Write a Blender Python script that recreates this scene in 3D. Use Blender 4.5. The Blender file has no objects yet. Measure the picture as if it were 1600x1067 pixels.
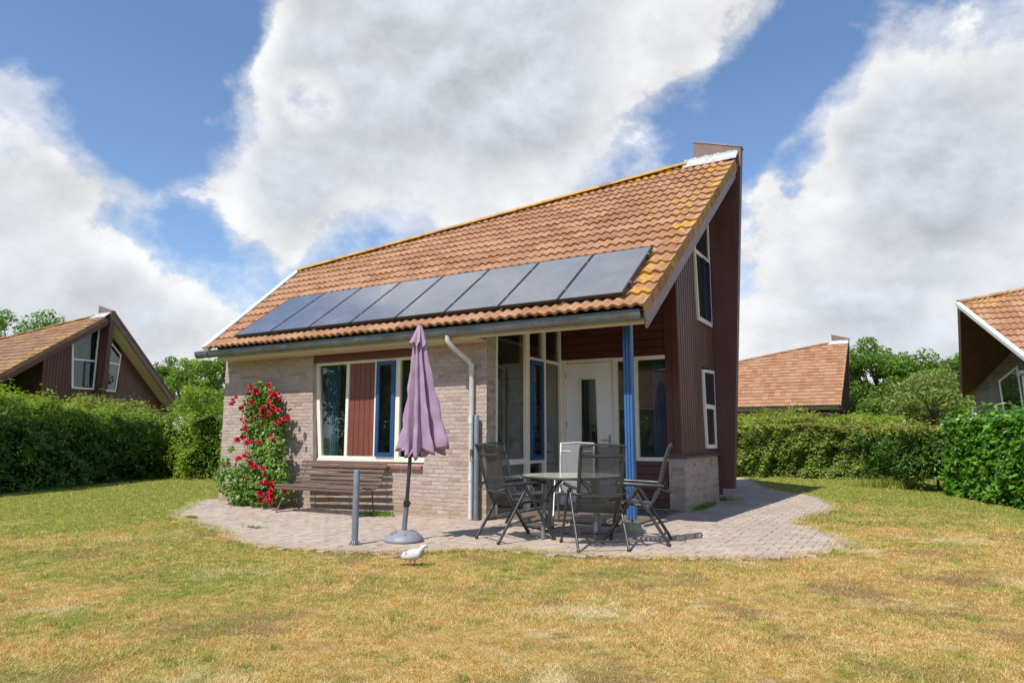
import bpy, bmesh, math, random
import numpy as np
from mathutils import Vector, Matrix

random.seed(7)
RNG = np.random.default_rng(11)
rad = math.radians
SC = bpy.context.scene
COL = SC.collection

# ------------------------------------------------------------------ camera
F_PX, HOR, YAW, EYE = 1067.0, 683.0, rad(30.0), 1.2
PITCH = math.atan((HOR - 533.5) / F_PX)
cam_d = bpy.data.cameras.new('camera')
cam = bpy.data.objects.new('camera', cam_d)
COL.objects.link(cam)
cam.location = (0, 0, EYE)
cam.rotation_euler = (math.pi / 2 + PITCH, 0, YAW)
cam_d.sensor_width = 36
cam_d.lens = F_PX / 1600 * 36
cam_d.clip_end = 3000
SC.camera = cam

_fw = np.array([-math.sin(YAW) * math.cos(PITCH), math.cos(YAW) * math.cos(PITCH), math.sin(PITCH)])
_rt = np.array([math.cos(YAW), math.sin(YAW), 0])
_up = np.cross(_rt, _fw)
CAMP = np.array([0, 0, EYE])


def ray(u, v):
    return _rt * ((u - 800) / F_PX) - _up * ((v - 533.5) / F_PX) + _fw


def G(u, v, z=0.0):           # sight line met with a level plane
    d = ray(u, v); return CAMP + d * ((z - EYE) / d[2])


def PY(u, v, y):              # ... with a plane parallel to the facade
    d = ray(u, v); return CAMP + d * (y / d[1])


def DP(u, depth, z=0.0):      # point at that distance ahead, standing at height z
    lat = (u - 800) / 1077.4 * depth
    h = np.array([-math.sin(YAW), math.cos(YAW), 0]) * depth + _rt * lat
    return np.array([h[0], h[1], z])


def proj(P):
    q = np.asarray(P, float) - CAMP
    z = q @ _fw
    return 800 + F_PX * (q @ _rt) / z, 533.5 - F_PX * (q @ _up) / z, z


# ------------------------------------------------------------------ sun, sky, exposure
SUN_EL, SUN_AZ = rad(54), rad(7.5)      # shadows run along +y, 7.5 degrees towards +x
to_sun = Vector((-math.sin(SUN_AZ) * math.cos(SUN_EL), -math.cos(SUN_AZ) * math.cos(SUN_EL), math.sin(SUN_EL)))
sl = bpy.data.lights.new('sun', 'SUN')
sl.energy = 4.0; sl.angle = rad(0.53); sl.color = (1.0, 0.955, 0.89)
so = bpy.data.objects.new('sun', sl); COL.objects.link(so)
so.rotation_euler = to_sun.to_track_quat('Z', 'Y').to_euler()
so.location = (-5, -20, 30)

SC.view_settings.view_transform = 'Standard'
SC.view_settings.look = 'None'
SC.view_settings.exposure = 0.45
SC.view_settings.gamma = 1.0

W = bpy.data.worlds.new('World'); SC.world = W; W.use_nodes = True
nt = W.node_tree; nt.nodes.clear()


class N:
    """tiny node-graph helper"""
    def __init__(s, tree): s.t = tree
    def new(s, typ, **kw):
        n = s.t.nodes.new(typ)
        for k, v in kw.items(): setattr(n, k, v)
        return n
    def link(s, a, b): s.t.links.new(a, b)
    def put(s, sock, val):
        if isinstance(val, bpy.types.NodeSocket): s.link(val, sock)
        elif val is not None:
            try: sock.default_value = val
            except Exception:
                sock.default_value = (*val, 1.0) if len(val) == 3 else val
    def math(s, op, a, b=None, c=None, clamp=False):
        n = s.new('ShaderNodeMath', operation=op, use_clamp=clamp)
        s.put(n.inputs[0], a); s.put(n.inputs[1], b); s.put(n.inputs[2], c)
        return n.outputs[0]
    def vmath(s, op, a, b=None, scale=None):
        n = s.new('ShaderNodeVectorMath', operation=op)
        s.put(n.inputs[0], a); s.put(n.inputs[1], b)
        if scale is not None: s.put(n.inputs[3], scale)
        return n.outputs['Value'] if op in ('DOT_PRODUCT', 'LENGTH', 'DISTANCE') else n.outputs[0]
    def noise(s, vec, scale, detail=4, rough=0.55, dist=0.0, lac=2.0):
        n = s.new('ShaderNodeTexNoise')
        s.put(n.inputs['Vector'], vec); s.put(n.inputs['Scale'], scale)
        n.inputs['Detail'].default_value = detail; n.inputs['Roughness'].default_value = rough
        n.inputs['Distortion'].default_value = dist; n.inputs['Lacunarity'].default_value = lac
        return n.outputs['Fac']
    def ramp(s, x, a, b, lo=0.0, hi=1.0, smooth=True):
        n = s.new('ShaderNodeMapRange'); n.interpolation_type = 'SMOOTHSTEP' if smooth else 'LINEAR'
        s.put(n.inputs[0], x); s.put(n.inputs[1], a); s.put(n.inputs[2], b); s.put(n.inputs[3], lo); s.put(n.inputs[4], hi)
        return n.outputs[0]
    def mix(s, f, a, b, typ='MIX'):
        n = s.new('ShaderNodeMix', data_type='RGBA', blend_type=typ)
        s.put(n.inputs[0], f)
        s.put(n.inputs[6], a if isinstance(a, bpy.types.NodeSocket) else (*a[:3], 1.0))
        s.put(n.inputs[7], b if isinstance(b, bpy.types.NodeSocket) else (*b[:3], 1.0))
        return n.outputs[2]
    def pos(s): return s.new('ShaderNodeNewGeometry').outputs['Position']
    def rnd(s):
        a = s.new('ShaderNodeNewGeometry').outputs['Random Per Island']
        b = s.new('ShaderNodeObjectInfo').outputs['Random']
        return s.math('FRACT', s.math('ADD', a, b))


def build_sky():
    g = N(nt)
    sky = g.new('ShaderNodeTexSky', sky_type='NISHITA', sun_disc=False)
    sky.sun_elevation = SUN_EL
    sky.sun_rotation = math.atan2(to_sun.x, to_sun.y)
    sky.altitude = 0; sky.air_density = 1.0; sky.dust_density = 0.1; sky.ozone_density = 4.5
    d = g.vmath('NORMALIZE', g.new('ShaderNodeTexCoord').outputs['Generated'])
    P = g.vmath('MULTIPLY', d, (1.0, 1.0, 1.35))

    def fbm(v):
        big = g.noise(v, 3.2, 3, 0.5)
        fine = g.noise(v, 7.0, 13, 0.62, 0.10)
        return g.math('ADD', g.math('MULTIPLY', big, 0.34), g.math('MULTIPLY', fine, 0.80))
    base = g.math('SUBTRACT', fbm(P), 0.06)
    lit = g.math('SUBTRACT', fbm(g.vmath('ADD', P, (-0.010, -0.010, 0.040))), 0.06)
    # cloud heaps and blue gaps where the photograph has them and one unseen heap added for the panels to reflect (directions on the sky, not pixels)
    blobs = [(620, 110, 300, .22), (420, 230, 170, .17), (880, 70, 230, .20), (760, 290, 170, .13), (390, 350, 110, .12), (500, 330, 130, .10), (640, 60, 200, .05), (700, 230, 200, .04),
             (1130, 70, 100, .17), (1420, 220, 200, .20), (1560, 120, 170, .18), (1260, 380, 170, .16), (1500, 430, 220, .20), (1380, 330, 160, .10), (1300, 480, 140, .08),
             (10, 240, 130, .18), (90, 430, 170, .18), (265, 470, 120, .15), (60, 120, 70, .12), (215, 310, 70, .10), (1060, 250, 80, .05), (700, -250, 380, .2),
             (215, 70, 160, -.34), (180, 180, 90, -.16), (330, 410, 90, -.17), (1230, 150, 95, -.27), (1275, 40, 75, -.24),
             (1500, 0, 90, -.17), (1345, 365, 80, -.30), (560, 400, 100, -.12), (375, 0, 70, -.20), (1120, 200, 90, -.20), (490, 155, 45, -.24),
             (280, 380, 60, -.14), (10, 20, 70, -.25), (660, 380, 80, -.10), (240, 220, 60, -.10), (1275, 275, 55, -.22), (1000, 270, 60, -.10), (180, 360, 40, -.1)]
    dz = g.vmath('DOT_PRODUCT', d, (0.0, 0.0, 1.0))
    tot = g.math('ADD', base, g.ramp(dz, 0.30, 0.06, 0.0, 0.20))       # more cloud towards the horizon, as one looks through them edge-on
    for (u, v, r, w) in blobs:
        c = ray(u, v); c = c / np.linalg.norm(c)
        ang = math.cos(math.atan(r / F_PX) * 1.25)
        dt = g.vmath('DOT_PRODUCT', d, tuple(c))
        tot = g.math('ADD', tot, g.math('MULTIPLY', g.ramp(dt, ang, 1.0), w))
    soft = g.ramp(g.noise(P, 4.5, 3, 0.5), 0.38, 0.62, 0.11, 0.30)          # crisp heads, wispy flanks
    cover = g.ramp(tot, 0.565, g.math('ADD', 0.565, soft))
    veil = g.math('MULTIPLY', g.ramp(g.math('ADD', tot, g.math('MULTIPLY', g.math('SUBTRACT', g.noise(P, 16.0, 9, 0.62, 0.3), 0.5), 0.30)), 0.47, 0.70), 0.62)
    cover = g.math('MAXIMUM', cover, veil)
    thick = g.ramp(tot, 0.70, 1.02)
    relief = g.math('SUBTRACT', base, lit)
    bright = g.math('ADD', g.math('SUBTRACT', 1.03, g.math('MULTIPLY', thick, 0.18)), g.math('MULTIPLY', relief, 1.2))
    bright = g.math('MULTIPLY', g.math('MAXIMUM', g.math('MINIMUM', bright, 1.14), 0.55), 5.15)
    ccol = g.vmath('SCALE', g.mix(thick, (1.0, 1.0, 1.0), (0.89, 0.93, 1.0)), None, bright)
    # thin veil near the horizon comes with the sky's own dust
    colr = g.mix(g.math('MULTIPLY', cover, 0.97), sky.outputs[0], ccol)
    bg = g.new('ShaderNodeBackground'); g.link(colr, bg.inputs[0]); bg.inputs[1].default_value = 0.125
    out = g.new('ShaderNodeOutputWorld'); g.link(bg.outputs[0], out.inputs[0])


build_sky()
W.cycles.sampling_method = 'MANUAL'; W.cycles.sample_map_resolution = 1024
SC.cycles.max_bounces = 7; SC.cycles.transparent_max_bounces = 10
SC.cycles.use_denoising = True

# ------------------------------------------------------------------ materials
MATS = {}


def material(name):
    m = bpy.data.materials.new(name); m.use_nodes = True
    m.node_tree.nodes.clear(); MATS[name] = m
    g = N(m.node_tree)
    out = g.new('ShaderNodeOutputMaterial')
    return m, g, out


def principled(g, out, color, rough=0.6, metal=0.0, spec=0.5, bump=None, bstr=0.2, bdist=0.01, coat=0.0):
    p = g.new('ShaderNodeBsdfPrincipled')
    g.put(p.inputs['Base Color'], color if isinstance(color, bpy.types.NodeSocket) else (*color, 1.0))
    g.put(p.inputs['Roughness'], rough); g.put(p.inputs['Metallic'], metal)
    p.inputs['Specular IOR Level'].default_value = spec
    p.inputs['Coat Weight'].default_value = coat
    if bump is not None:
        b = g.new('ShaderNodeBump'); b.inputs['Strength'].default_value = bstr; b.inputs['Distance'].default_value = bdist
        g.link(bump, b.inputs['Height']); g.link(b.outputs[0], p.inputs['Normal'])
    if out is not None: g.link(p.outputs[0], out.inputs[0])
    return p


def plain(name, c, rough=0.55, metal=0.0, var=0.12, scale=6.0, spec=0.5, grain=None, piece=0.0, dirt=0.0):
    """paint / metal / plastic with slight mottling, optional wood grain, piece-to-piece change and grime"""
    m, g, out = material(name)
    p = g.pos()
    n1 = g.noise(p, scale, 5, 0.6)
    f = g.ramp(n1, 0.3, 0.7, 1 - var, 1 + var, False)
    if piece: f = g.math('MULTIPLY', f, g.ramp(g.rnd(), 0, 1, 1 - piece, 1 + piece, False))
    col = g.vmath('SCALE', tuple(c), None, f)
    bump = g.noise(p, scale * 14, 3, 0.6)
    if grain:
        mp = g.new('ShaderNodeMapping'); g.link(p, mp.inputs[0]); mp.inputs['Scale'].default_value = grain
        gr = g.noise(mp.outputs[0], 1.0, 5, 0.65)
        col = g.vmath('SCALE', col, None, g.ramp(gr, 0.25, 0.75, 0.78, 1.2, False)); bump = gr
    if dirt:
        dn = g.ramp(g.noise(p, 2.3, 6, 0.7), 0.52, 0.72)
        col = g.mix(g.math('MULTIPLY', dn, dirt), col, (0.22, 0.19, 0.13))
    rr = g.ramp(n1, 0.3, 0.7, max(rough - 0.1, 0.03), min(rough + 0.1, 1), False)
    principled(g, out, col, rr, metal, spec, bump, 0.12, 0.004)
    return m


def brick_mat():
    m, g, out = material('brick'); p = g.pos(); r = g.rnd()
    base = g.mix(r, (0.405, 0.305, 0.258), (0.475, 0.385, 0.332))
    odd = g.ramp(g.math('FRACT', g.math('MULTIPLY', r, 7.31)), 0.80, 0.97)
    base = g.mix(odd, base, (0.355, 0.245, 0.205))
    n = g.noise(p, 30, 6, 0.7); n2 = g.noise(p, 3.0, 5, 0.65)
    col = g.vmath('SCALE', base, None, g.ramp(n, 0.25, 0.75, 0.72, 1.2, False))
    white = g.math('MULTIPLY', g.ramp(n2, 0.60, 0.74), g.ramp(n, 0.42, 0.62))
    col = g.mix(g.math('MULTIPLY', white, 0.55), col, (0.66, 0.60, 0.54))
    sep = g.new('ShaderNodeSeparateXYZ'); g.link(p, sep.inputs[0])
    damp = g.math('MULTIPLY', g.ramp(sep.outputs[2], 0.62, 0.0), g.ramp(n2, 0.36, 0.6))
    col = g.mix(g.math('MULTIPLY', damp, 0.6), col, (0.33, 0.235, 0.11))
    principled(g, out, col, 0.9, 0, 0.25, n, 0.6, 0.006)


def tile_mat():
    m, g, out = material('roof_tile'); p = g.pos(); r = g.rnd()
    base = g.mix(r, (0.325, 0.160, 0.082), (0.440, 0.250, 0.142))
    n = g.noise(p, 9, 7, 0.7); n3 = g.noise(p, 40, 4, 0.6); n2 = g.noise(p, 1.1, 3, 0.5)
    col = g.vmath('SCALE', base, None, g.ramp(n, 0.2, 0.8, 0.66, 1.26, False))
    soot = g.math('MULTIPLY', g.ramp(n, 0.55, 0.72), 0.55)
    col = g.mix(soot, col, (0.16, 0.11, 0.085))
    tint = g.new('ShaderNodeAttribute', attribute_type='OBJECT', attribute_name='brown')
    col = g.mix(g.math('MULTIPLY', tint.outputs['Fac'], 0.75), col, g.vmath('MULTIPLY', col, (0.66, 0.74, 0.86)))
    at = g.new('ShaderNodeAttribute', attribute_type='OBJECT', attribute_name='lichen')
    # lichen grows towards the ridge and the open verge: wear that belongs to the tile
    sp = g.noise(p, 6.0, 6, 0.72, 0.6)
    th = g.math('SUBTRACT', 0.69, g.math('ADD', g.math('MULTIPLY', at.outputs['Fac'], 0.25), g.math('MULTIPLY', g.math('SUBTRACT', n2, 0.5), 0.25)))
    li = g.ramp(sp, th, g.math('ADD', th, 0.045))
    lc = g.mix(g.noise(p, 23, 4, 0.6), (0.55, 0.24, 0.015), (0.50, 0.36, 0.07))
    col = g.mix(g.math('MULTIPLY', li, 0.9), col, lc)
    pale = g.ramp(g.noise(p, 13, 5, 0.7), 0.70, 0.76)
    col = g.mix(g.math('MULTIPLY', pale, 0.5), col, (0.55, 0.52, 0.44))
    principled(g, out, col, 0.85, 0, 0.3, g.math('ADD', n3, n), 0.45, 0.006)


def glass_mat(name, tint=(0.82, 0.88, 0.84), rough=0.0):
    m, g, out = material(name)
    t = g.new('ShaderNodeBsdfTransparent'); t.inputs[0].default_value = (*tint, 1)
    s = g.new('ShaderNodeBsdfGlossy'); s.inputs['Roughness'].default_value = rough; s.inputs[0].default_value = (1, 1, 1, 1)
    f = g.new('ShaderNodeFresnel')      # same reflectance on both faces of the thin pane
    g.link(g.ramp(g.new('ShaderNodeNewGeometry').outputs['Backfacing'], 0, 1, 1.52, 1 / 1.52, False), f.inputs[0])
    wob = g.new('ShaderNodeBump'); wob.inputs['Strength'].default_value = 0.03; wob.inputs['Distance'].default_value = 0.02
    g.link(g.noise(g.pos(), 1.6, 2, 0.5), wob.inputs['Height']); g.link(wob.outputs[0], s.inputs['Normal'])
    fac = g.math('MINIMUM', g.math('MULTIPLY', f.outputs[0], 1.4), 0.9)
    x = g.new('ShaderNodeMixShader'); g.link(fac, x.inputs[0]); g.link(t.outputs[0], x.inputs[1]); g.link(s.outputs[0], x.inputs[2])
    g.link(x.outputs[0], out.inputs[0])


def leaf_mat(name, ca, cb, cc=None, trans=0.35, rough=0.5, spec=0.35, clump=1.2, ccw=0.12):
    m, g, out = material(name)
    p = g.pos(); r = g.rnd()
    col = g.mix(r, ca, cb)
    col = g.vmath('SCALE', col, None, g.ramp(g.noise(p, clump, 3, 0.6), 0.3, 0.7, 0.68, 1.3, False))
    if cc is not None:
        k = g.ramp(g.math('FRACT', g.math('MULTIPLY', r, 5.77)), 1 - ccw, 1 - ccw * 0.6)
        col = g.mix(k, col, cc)
    pr = principled(g, None, col, rough, 0, spec)
    tr = g.new('ShaderNodeBsdfTranslucent')
    g.link(g.vmath('MULTIPLY', col, (1.15, 1.35, 0.6)), tr.inputs[0])
    x = g.new('ShaderNodeMixShader'); x.inputs[0].default_value = trans
    g.link(pr.outputs[0], x.inputs[1]); g.link(tr.outputs[0], x.inputs[2]); g.link(x.outputs[0], out.inputs[0])


def lawn_colour(g, p):
    """sun-scorched lawn: straw with greener patches, greener towards the hedges"""
    flat = g.vmath('MULTIPLY', p, (1, 1, 0))
    big = g.noise(flat, 0.42, 4, 0.55); mid = g.noise(flat, 1.7, 5, 0.62, 0.4); sml = g.noise(flat, 9.0, 4, 0.6)
    far = g.vmath('LENGTH', flat)
    sepx = g.new('ShaderNodeSeparateXYZ'); g.link(flat, sepx.inputs[0])
    tuf = g.noise(flat, 4.2, 5, 0.68, 0.7)
    grn = g.math('ADD', g.math('MULTIPLY', big, 0.50), g.math('ADD', g.math('MULTIPLY', mid, 0.34), g.math('MULTIPLY', tuf, 0.46)))
    grn = g.math('ADD', grn, g.math('MULTIPLY', g.ramp(far, 7.0, 17.0), 0.24))
    grn = g.math('ADD', grn, g.math('MULTIPLY', g.ramp(sepx.outputs[0], 0.5, -7.5), 0.075))
    k = g.ramp(grn, 0.60, 0.88)
    straw = g.mix(g.ramp(sml, 0.3, 0.7), (0.60, 0.365, 0.098), (0.77, 0.545, 0.215))
    straw = g.mix(g.ramp(g.noise(flat, 1.1, 5, 0.62), 0.48, 0.64), straw, (0.44, 0.285, 0.125))
    straw = g.mix(g.ramp(g.noise(flat, 0.8, 5, 0.62), 0.55, 0.66), straw, (0.80, 0.63, 0.34))
    straw = g.mix(g.ramp(g.noise(flat, 2.6, 4, 0.6), 0.60, 0.72), straw, (0.80, 0.64, 0.33))
    green = g.mix(g.ramp(sml, 0.3, 0.7), (0.200, 0.255, 0.034), (0.43, 0.430, 0.085))
    return g.mix(k, straw, green)


def lawn_mats():
    m, g, out = material('lawn'); p = g.pos()
    c = lawn_colour(g, p); n = g.noise(p, 60, 4, 0.7)
    c = g.vmath('SCALE', c, None, g.ramp(n, 0.3, 0.7, 0.34, 0.85, False))  # turf sheet darkened, shade between the blades put into its colour
    principled(g, out, c, 1.0, 0, 0.0, n, 0.8, 0.02)
    m, g, out = material('grass_blade'); p = g.pos(); r = g.rnd()
    c = lawn_colour(g, p)
    c = g.mix(g.math('MULTIPLY', g.ramp(r, 0.84, 0.90), 0.7), c, (0.80, 0.64, 0.34))
    c = g.mix(g.math('MULTIPLY', g.ramp(r, 0.12, 0.06), 0.6), c, (0.24, 0.28, 0.06))
    c = g.mix(g.math('MULTIPLY', g.ramp(r, 0.30, 0.27), 0.0), c, c)
    c = g.vmath('SCALE', c, None, g.ramp(g.math('FRACT', g.math('MULTIPLY', r, 9.7)), 0, 1, 0.66, 1.36, False))
    pr = principled(g, None, c, 0.75, 0, 0.2)
    tr = g.new('ShaderNodeBsdfTranslucent'); g.link(c, tr.inputs[0])
    x = g.new('ShaderNodeMixShader'); x.inputs[0].default_value = 0.3
    g.link(pr.outputs[0], x.inputs[1]); g.link(tr.outputs[0], x.inputs[2]); g.link(x.outputs[0], out.inputs[0])


def paver_mat():
    m, g, out = material('paver'); p = g.pos(); r = g.rnd()
    base = g.mix(r, (0.385, 0.300, 0.238), (0.440, 0.362, 0.295))
    n = g.noise(p, 22, 6, 0.7)
    col = g.vmath('SCALE', base, None, g.ramp(n, 0.25, 0.75, 0.75, 1.2, False))
    s = g.noise(p, 1.5, 6, 0.68, 0.5)
    col = g.mix(g.math('MULTIPLY', g.ramp(s, 0.50, 0.72), 0.75), col, (0.54, 0.46, 0.375))
    g2 = g.noise(p, 0.8, 4, 0.6)
    col = g.mix(g.math('MULTIPLY', g.ramp(g2, 0.52, 0.68), 0.5), col, (0.33, 0.27, 0.24))
    principled(g, out, col, 0.92, 0, 0.2, n, 0.5, 0.005)
    m, g, out = material('bedding_sand'); p = g.pos()
    n = g.noise(p, 14, 6, 0.7); 
    col = g.mix(g.ramp(n, 0.35, 0.65), (0.30, 0.245, 0.20), (0.42, 0.35, 0.28))
    principled(g, out, col, 1.0, 0, 0.1, n, 0.6, 0.01)


def far_brick_mat():
    m, g, out = material('far_brick'); p = g.pos()
    sep = g.new('ShaderNodeSeparateXYZ'); g.link(p, sep.inputs[0])
    cmb = g.new('ShaderNodeCombineXYZ')
    g.link(g.math('ADD', sep.outputs[0], sep.outputs[1]), cmb.inputs[0]); g.link(sep.outputs[2], cmb.inputs[1])
    b = g.new('ShaderNodeTexBrick'); g.link(cmb.outputs[0], b.inputs[0])
    b.inputs['Color1'].default_value = (0.17, 0.13, 0.115, 1); b.inputs['Color2'].default_value = (0.24, 0.19, 0.17, 1)  # brick tones darkened, shade on the far end wall put into the colour
    b.inputs['Mortar'].default_value = (0.27, 0.25, 0.22, 1); b.inputs['Scale'].default_value = 1.0
    b.inputs['Mortar Size'].default_value = 0.008; b.inputs['Brick Width'].default_value = 0.22; b.inputs['Row Height'].default_value = 0.0625
    principled(g, out, b.outputs[0], 0.9, 0, 0.2, b.outputs['Fac'], 0.4, -0.006)


def solar_mat():
    m, g, out = material('solar_cells'); tc = g.new('ShaderNodeTexCoord').outputs['Object']
    sep = g.new('ShaderNodeSeparateXYZ'); g.link(tc, sep.inputs[0])
    def line(s, pitch, w):
        f = g.math('ABSOLUTE', g.math('SUBTRACT', g.math('FRACT', g.math('DIVIDE', s, pitch)), 0.5))
        return g.ramp(f, 0.5 - w / pitch, 0.5, 0, 1, False)
    bus = line(sep.outputs[0], 0.0325, 0.0035)
    cell = g.math('MAXIMUM', line(sep.outputs[0], 0.16, 0.004), line(sep.outputs[1], 0.16, 0.004))
    n = g.noise(g.pos(), 2.5, 5, 0.6)
    col = g.mix(g.math('MULTIPLY', bus, 0.7), (0.020, 0.024, 0.040), (0.36, 0.37, 0.39))
    col = g.mix(g.math('MULTIPLY', cell, 0.5), col, (0.01, 0.012, 0.018))
    col = g.mix(g.ramp(n, 0.35, 0.75, 0.16, 0.25), col, (0.46, 0.46, 0.46))  # dust film, strengthened so a grey sheen sits in the cell colour
    principled(g, out, col, g.ramp(n, 0.3, 0.7, 0.20, 0.32), 0, 1.0, None, coat=1.0)


def textile_mat(name, ca, cb):
    m, g, out = material(name); p = g.new('ShaderNodeTexCoord').outputs['Object']
    sep = g.new('ShaderNodeSeparateXYZ'); g.link(p, sep.inputs[0])
    w1 = g.math('FRACT', g.math('MULTIPLY', sep.outputs[1], 160.0)); w2 = g.math('FRACT', g.math('MULTIPLY', sep.outputs[2], 160.0))
    hole = g.math('MULTIPLY', g.ramp(w1, 0.50, 0.58), g.ramp(w2, 0.45, 0.53))
    n = g.noise(p, 90, 3, 0.6)
    col = g.mix(g.ramp(n, 0.35, 0.65), ca, cb)
    pr = principled(g, None, col, 0.75, 0, 0.3)
    t = g.new('ShaderNodeBsdfTransparent')
    tl = g.new('ShaderNodeBsdfTranslucent'); tl.inputs[0].default_value = (0.17, 0.15, 0.12, 1)
    y = g.new('ShaderNodeMixShader'); y.inputs[0].default_value = 0.18; g.link(pr.outputs[0], y.inputs[1]); g.link(tl.outputs[0], y.inputs[2])
    x = g.new('ShaderNodeMixShader'); g.link(g.math('MULTIPLY', hole, 0.95), x.inputs[0]); g.link(y.outputs[0], x.inputs[1]); g.link(t.outputs[0], x.inputs[2])
    g.link(x.outputs[0], out.inputs[0])


def fabric_mat():
    m, g, out = material('parasol_cloth'); p = g.pos()
    n = g.noise(p, 260, 2, 0.5); n2 = g.noise(p, 3.0, 5, 0.6)
    col = g.mix(g.ramp(n2, 0.3, 0.7), (0.375, 0.250, 0.365), (0.46, 0.328, 0.445))
    pr = principled(g, None, col, 0.85, 0, 0.2, n, 0.15, 0.002)
    tl = g.new('ShaderNodeBsdfTranslucent'); g.link(col, tl.inputs[0])
    x = g.new('ShaderNodeMixShader'); x.inputs[0].default_value = 0.15; g.link(pr.outputs[0], x.inputs[1]); g.link(tl.outputs[0], x.inputs[2])
    g.link(x.outputs[0], out.inputs[0])


def pigeon_mat():
    m, g, out = material('pigeon_plumage'); tc = g.new('ShaderNodeTexCoord').outputs['Object']
    sep = g.new('ShaderNodeSeparateXYZ'); g.link(tc, sep.inputs[0])
    x = sep.outputs[0]; z = sep.outputs[2]
    n = g.noise(tc, 38, 5, 0.65)
    c = g.mix(g.ramp(n, 0.35, 0.7), (0.66, 0.64, 0.62), (0.48, 0.47, 0.47))
    tail = g.ramp(g.math('ADD', x, g.math('MULTIPLY', n, 0.03)), -0.055, -0.095)
    c = g.mix(tail, c, (0.14, 0.14, 0.155))
    bars = g.math('MULTIPLY', g.ramp(g.math('ABSOLUTE', g.math('ADD', x, 0.045)), 0.010, 0.005), g.ramp(z, 0.115, 0.13))
    c = g.mix(g.math('MULTIPLY', bars, 0.8), c, (0.13, 0.13, 0.15))
    neck = g.math('MULTIPLY', g.ramp(x, 0.07, 0.095), g.ramp(z, 0.178, 0.160))
    c = g.mix(g.math('MULTIPLY', neck, 0.85), c, (0.22, 0.25, 0.27))
    principled(g, out, c, 0.7, 0, 0.25, n, 0.3, 0.003)


brick_mat(); tile_mat(); lawn_mats(); paver_mat(); far_brick_mat(); solar_mat(); textile_mat('chair_textile', (0.045, 0.042, 0.038), (0.090, 0.085, 0.077)); textile_mat('pale_textile', (0.20, 0.20, 0.198), (0.30, 0.30, 0.295)); fabric_mat(); pigeon_mat()
glass_mat('window_glass'); glass_mat('dim_glass', (0.55, 0.60, 0.58))
plain('mortar', (0.42, 0.365, 0.32), 0.95, 0, 0.2, 9)
plain('brown_paint', (0.115, 0.039, 0.030), 0.42, 0, 0.10, 3, grain=(30, 30, 1.2), piece=0.10)
plain('fin_paint', (0.112, 0.048, 0.041), 0.5, 0, 0.16, 2.2, grain=(26, 26, 0.7))
plain('fin_weathered', (0.19, 0.125, 0.105), 0.7, 0, 0.25, 4, grain=(40, 40, 1.5), dirt=0.3)
plain('red_brown_paint', (0.175, 0.050, 0.032), 0.5, 0, 0.10, 4, grain=(40, 40, 1.6), piece=0.08)
plain('dark_siding', (0.092, 0.028, 0.022), 0.38, 0, 0.12, 3, grain=(1.5, 20, 30), piece=0.06)
plain('cream_paint', (0.78, 0.72, 0.61), 0.45, 0, 0.05, 3)
plain('fascia_cream', (0.62, 0.52, 0.37), 0.55, 0, 0.07, 2, dirt=0.12)
plain('white_paint', (0.85, 0.84, 0.81), 0.4, 0, 0.05, 3, dirt=0.05)
plain('flash_white', (0.46, 0.46, 0.47), 0.6, 0, 0.3, 12, dirt=0.6)
plain('verge_grey', (0.27, 0.22, 0.225), 0.55, 0, 0.10, 4, grain=(20, 2, 2))
plain('blue_paint', (0.036, 0.120, 0.30), 0.42, 0, 0.10, 5, dirt=0.10)
plain('dark_blue_paint', (0.012, 0.066, 0.185), 0.35, 0, 0.08, 4)
plain('shaded_blue_paint', (0.010, 0.022, 0.065), 0.35)  # darker copy of the casement blue, gable shade put into the colour
plain('gable_sheen_paint', (0.155, 0.085, 0.070), 0.45, 0, 0.10, 3, grain=(30, 30, 1.2), piece=0.10)  # brown siding paint made paler and greyer, its sheen put into the colour
plain('zinc', (0.19, 0.205, 0.22), 0.42, 0.6, 0.22, 5)
plain('pvc_white', (0.62, 0.60, 0.57), 0.5, 0, 0.08, 5, dirt=0.12)
plain('grey_steel', (0.20, 0.225, 0.25), 0.45, 0.35, 0.12, 9)
plain('chair_metal', (0.060, 0.062, 0.066), 0.40, 0.4, 0.08, 8)
plain('chair_light', (0.36, 0.36, 0.36), 0.4, 0.5, 0.06, 8)
plain('black_plastic', (0.022, 0.022, 0.024), 0.45, 0, 0.1, 9)
plain('base_grey', (0.225, 0.232, 0.255), 0.5, 0, 0.12, 8, dirt=0.06)
plain('table_top', (0.50, 0.52, 0.38), 0.16, 0, 0.04, 5)
plain('bench_wood', (0.105, 0.066, 0.046), 0.75, 0, 0.22, 5, grain=(3, 40, 40), piece=0.22)
plain('bench_iron', (0.16, 0.10, 0.075), 0.7, 0.3, 0.35, 14)
plain('cap_tile', (0.085, 0.060, 0.055), 0.45, 0, 0.2, 6)
plain('sill_tile', (0.23, 0.115, 0.085), 0.7, 0, 0.2, 8, piece=0.15)
plain('room_wall', (0.40, 0.38, 0.33), 0.9, 0, 0.04, 2)
plain('room_floor', (0.16, 0.12, 0.09), 0.6, 0, 0.1, 2)
plain('stair_wood', (0.06, 0.035, 0.022), 0.5, 0, 0.1, 4)
plain('curtain_blue', (0.085, 0.20, 0.36), 0.9, 0, 0.12, 6)
plain('curtain_white', (0.62, 0.60, 0.56), 0.9, 0, 0.06, 6)
plain('bark', (0.095, 0.072, 0.052), 0.9, 0, 0.3, 9)
plain('stone', (0.40, 0.35, 0.26), 0.9, 0, 0.3, 8)
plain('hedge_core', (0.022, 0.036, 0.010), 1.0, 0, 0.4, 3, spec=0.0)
plain('rose_red', (0.50, 0.012, 0.028), 0.55, 0, 0.3, 30, piece=0.3)
plain('pigeon_leg', (0.40, 0.13, 0.11), 0.6); plain('beak', (0.10, 0.09, 0.085), 0.5)
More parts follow.
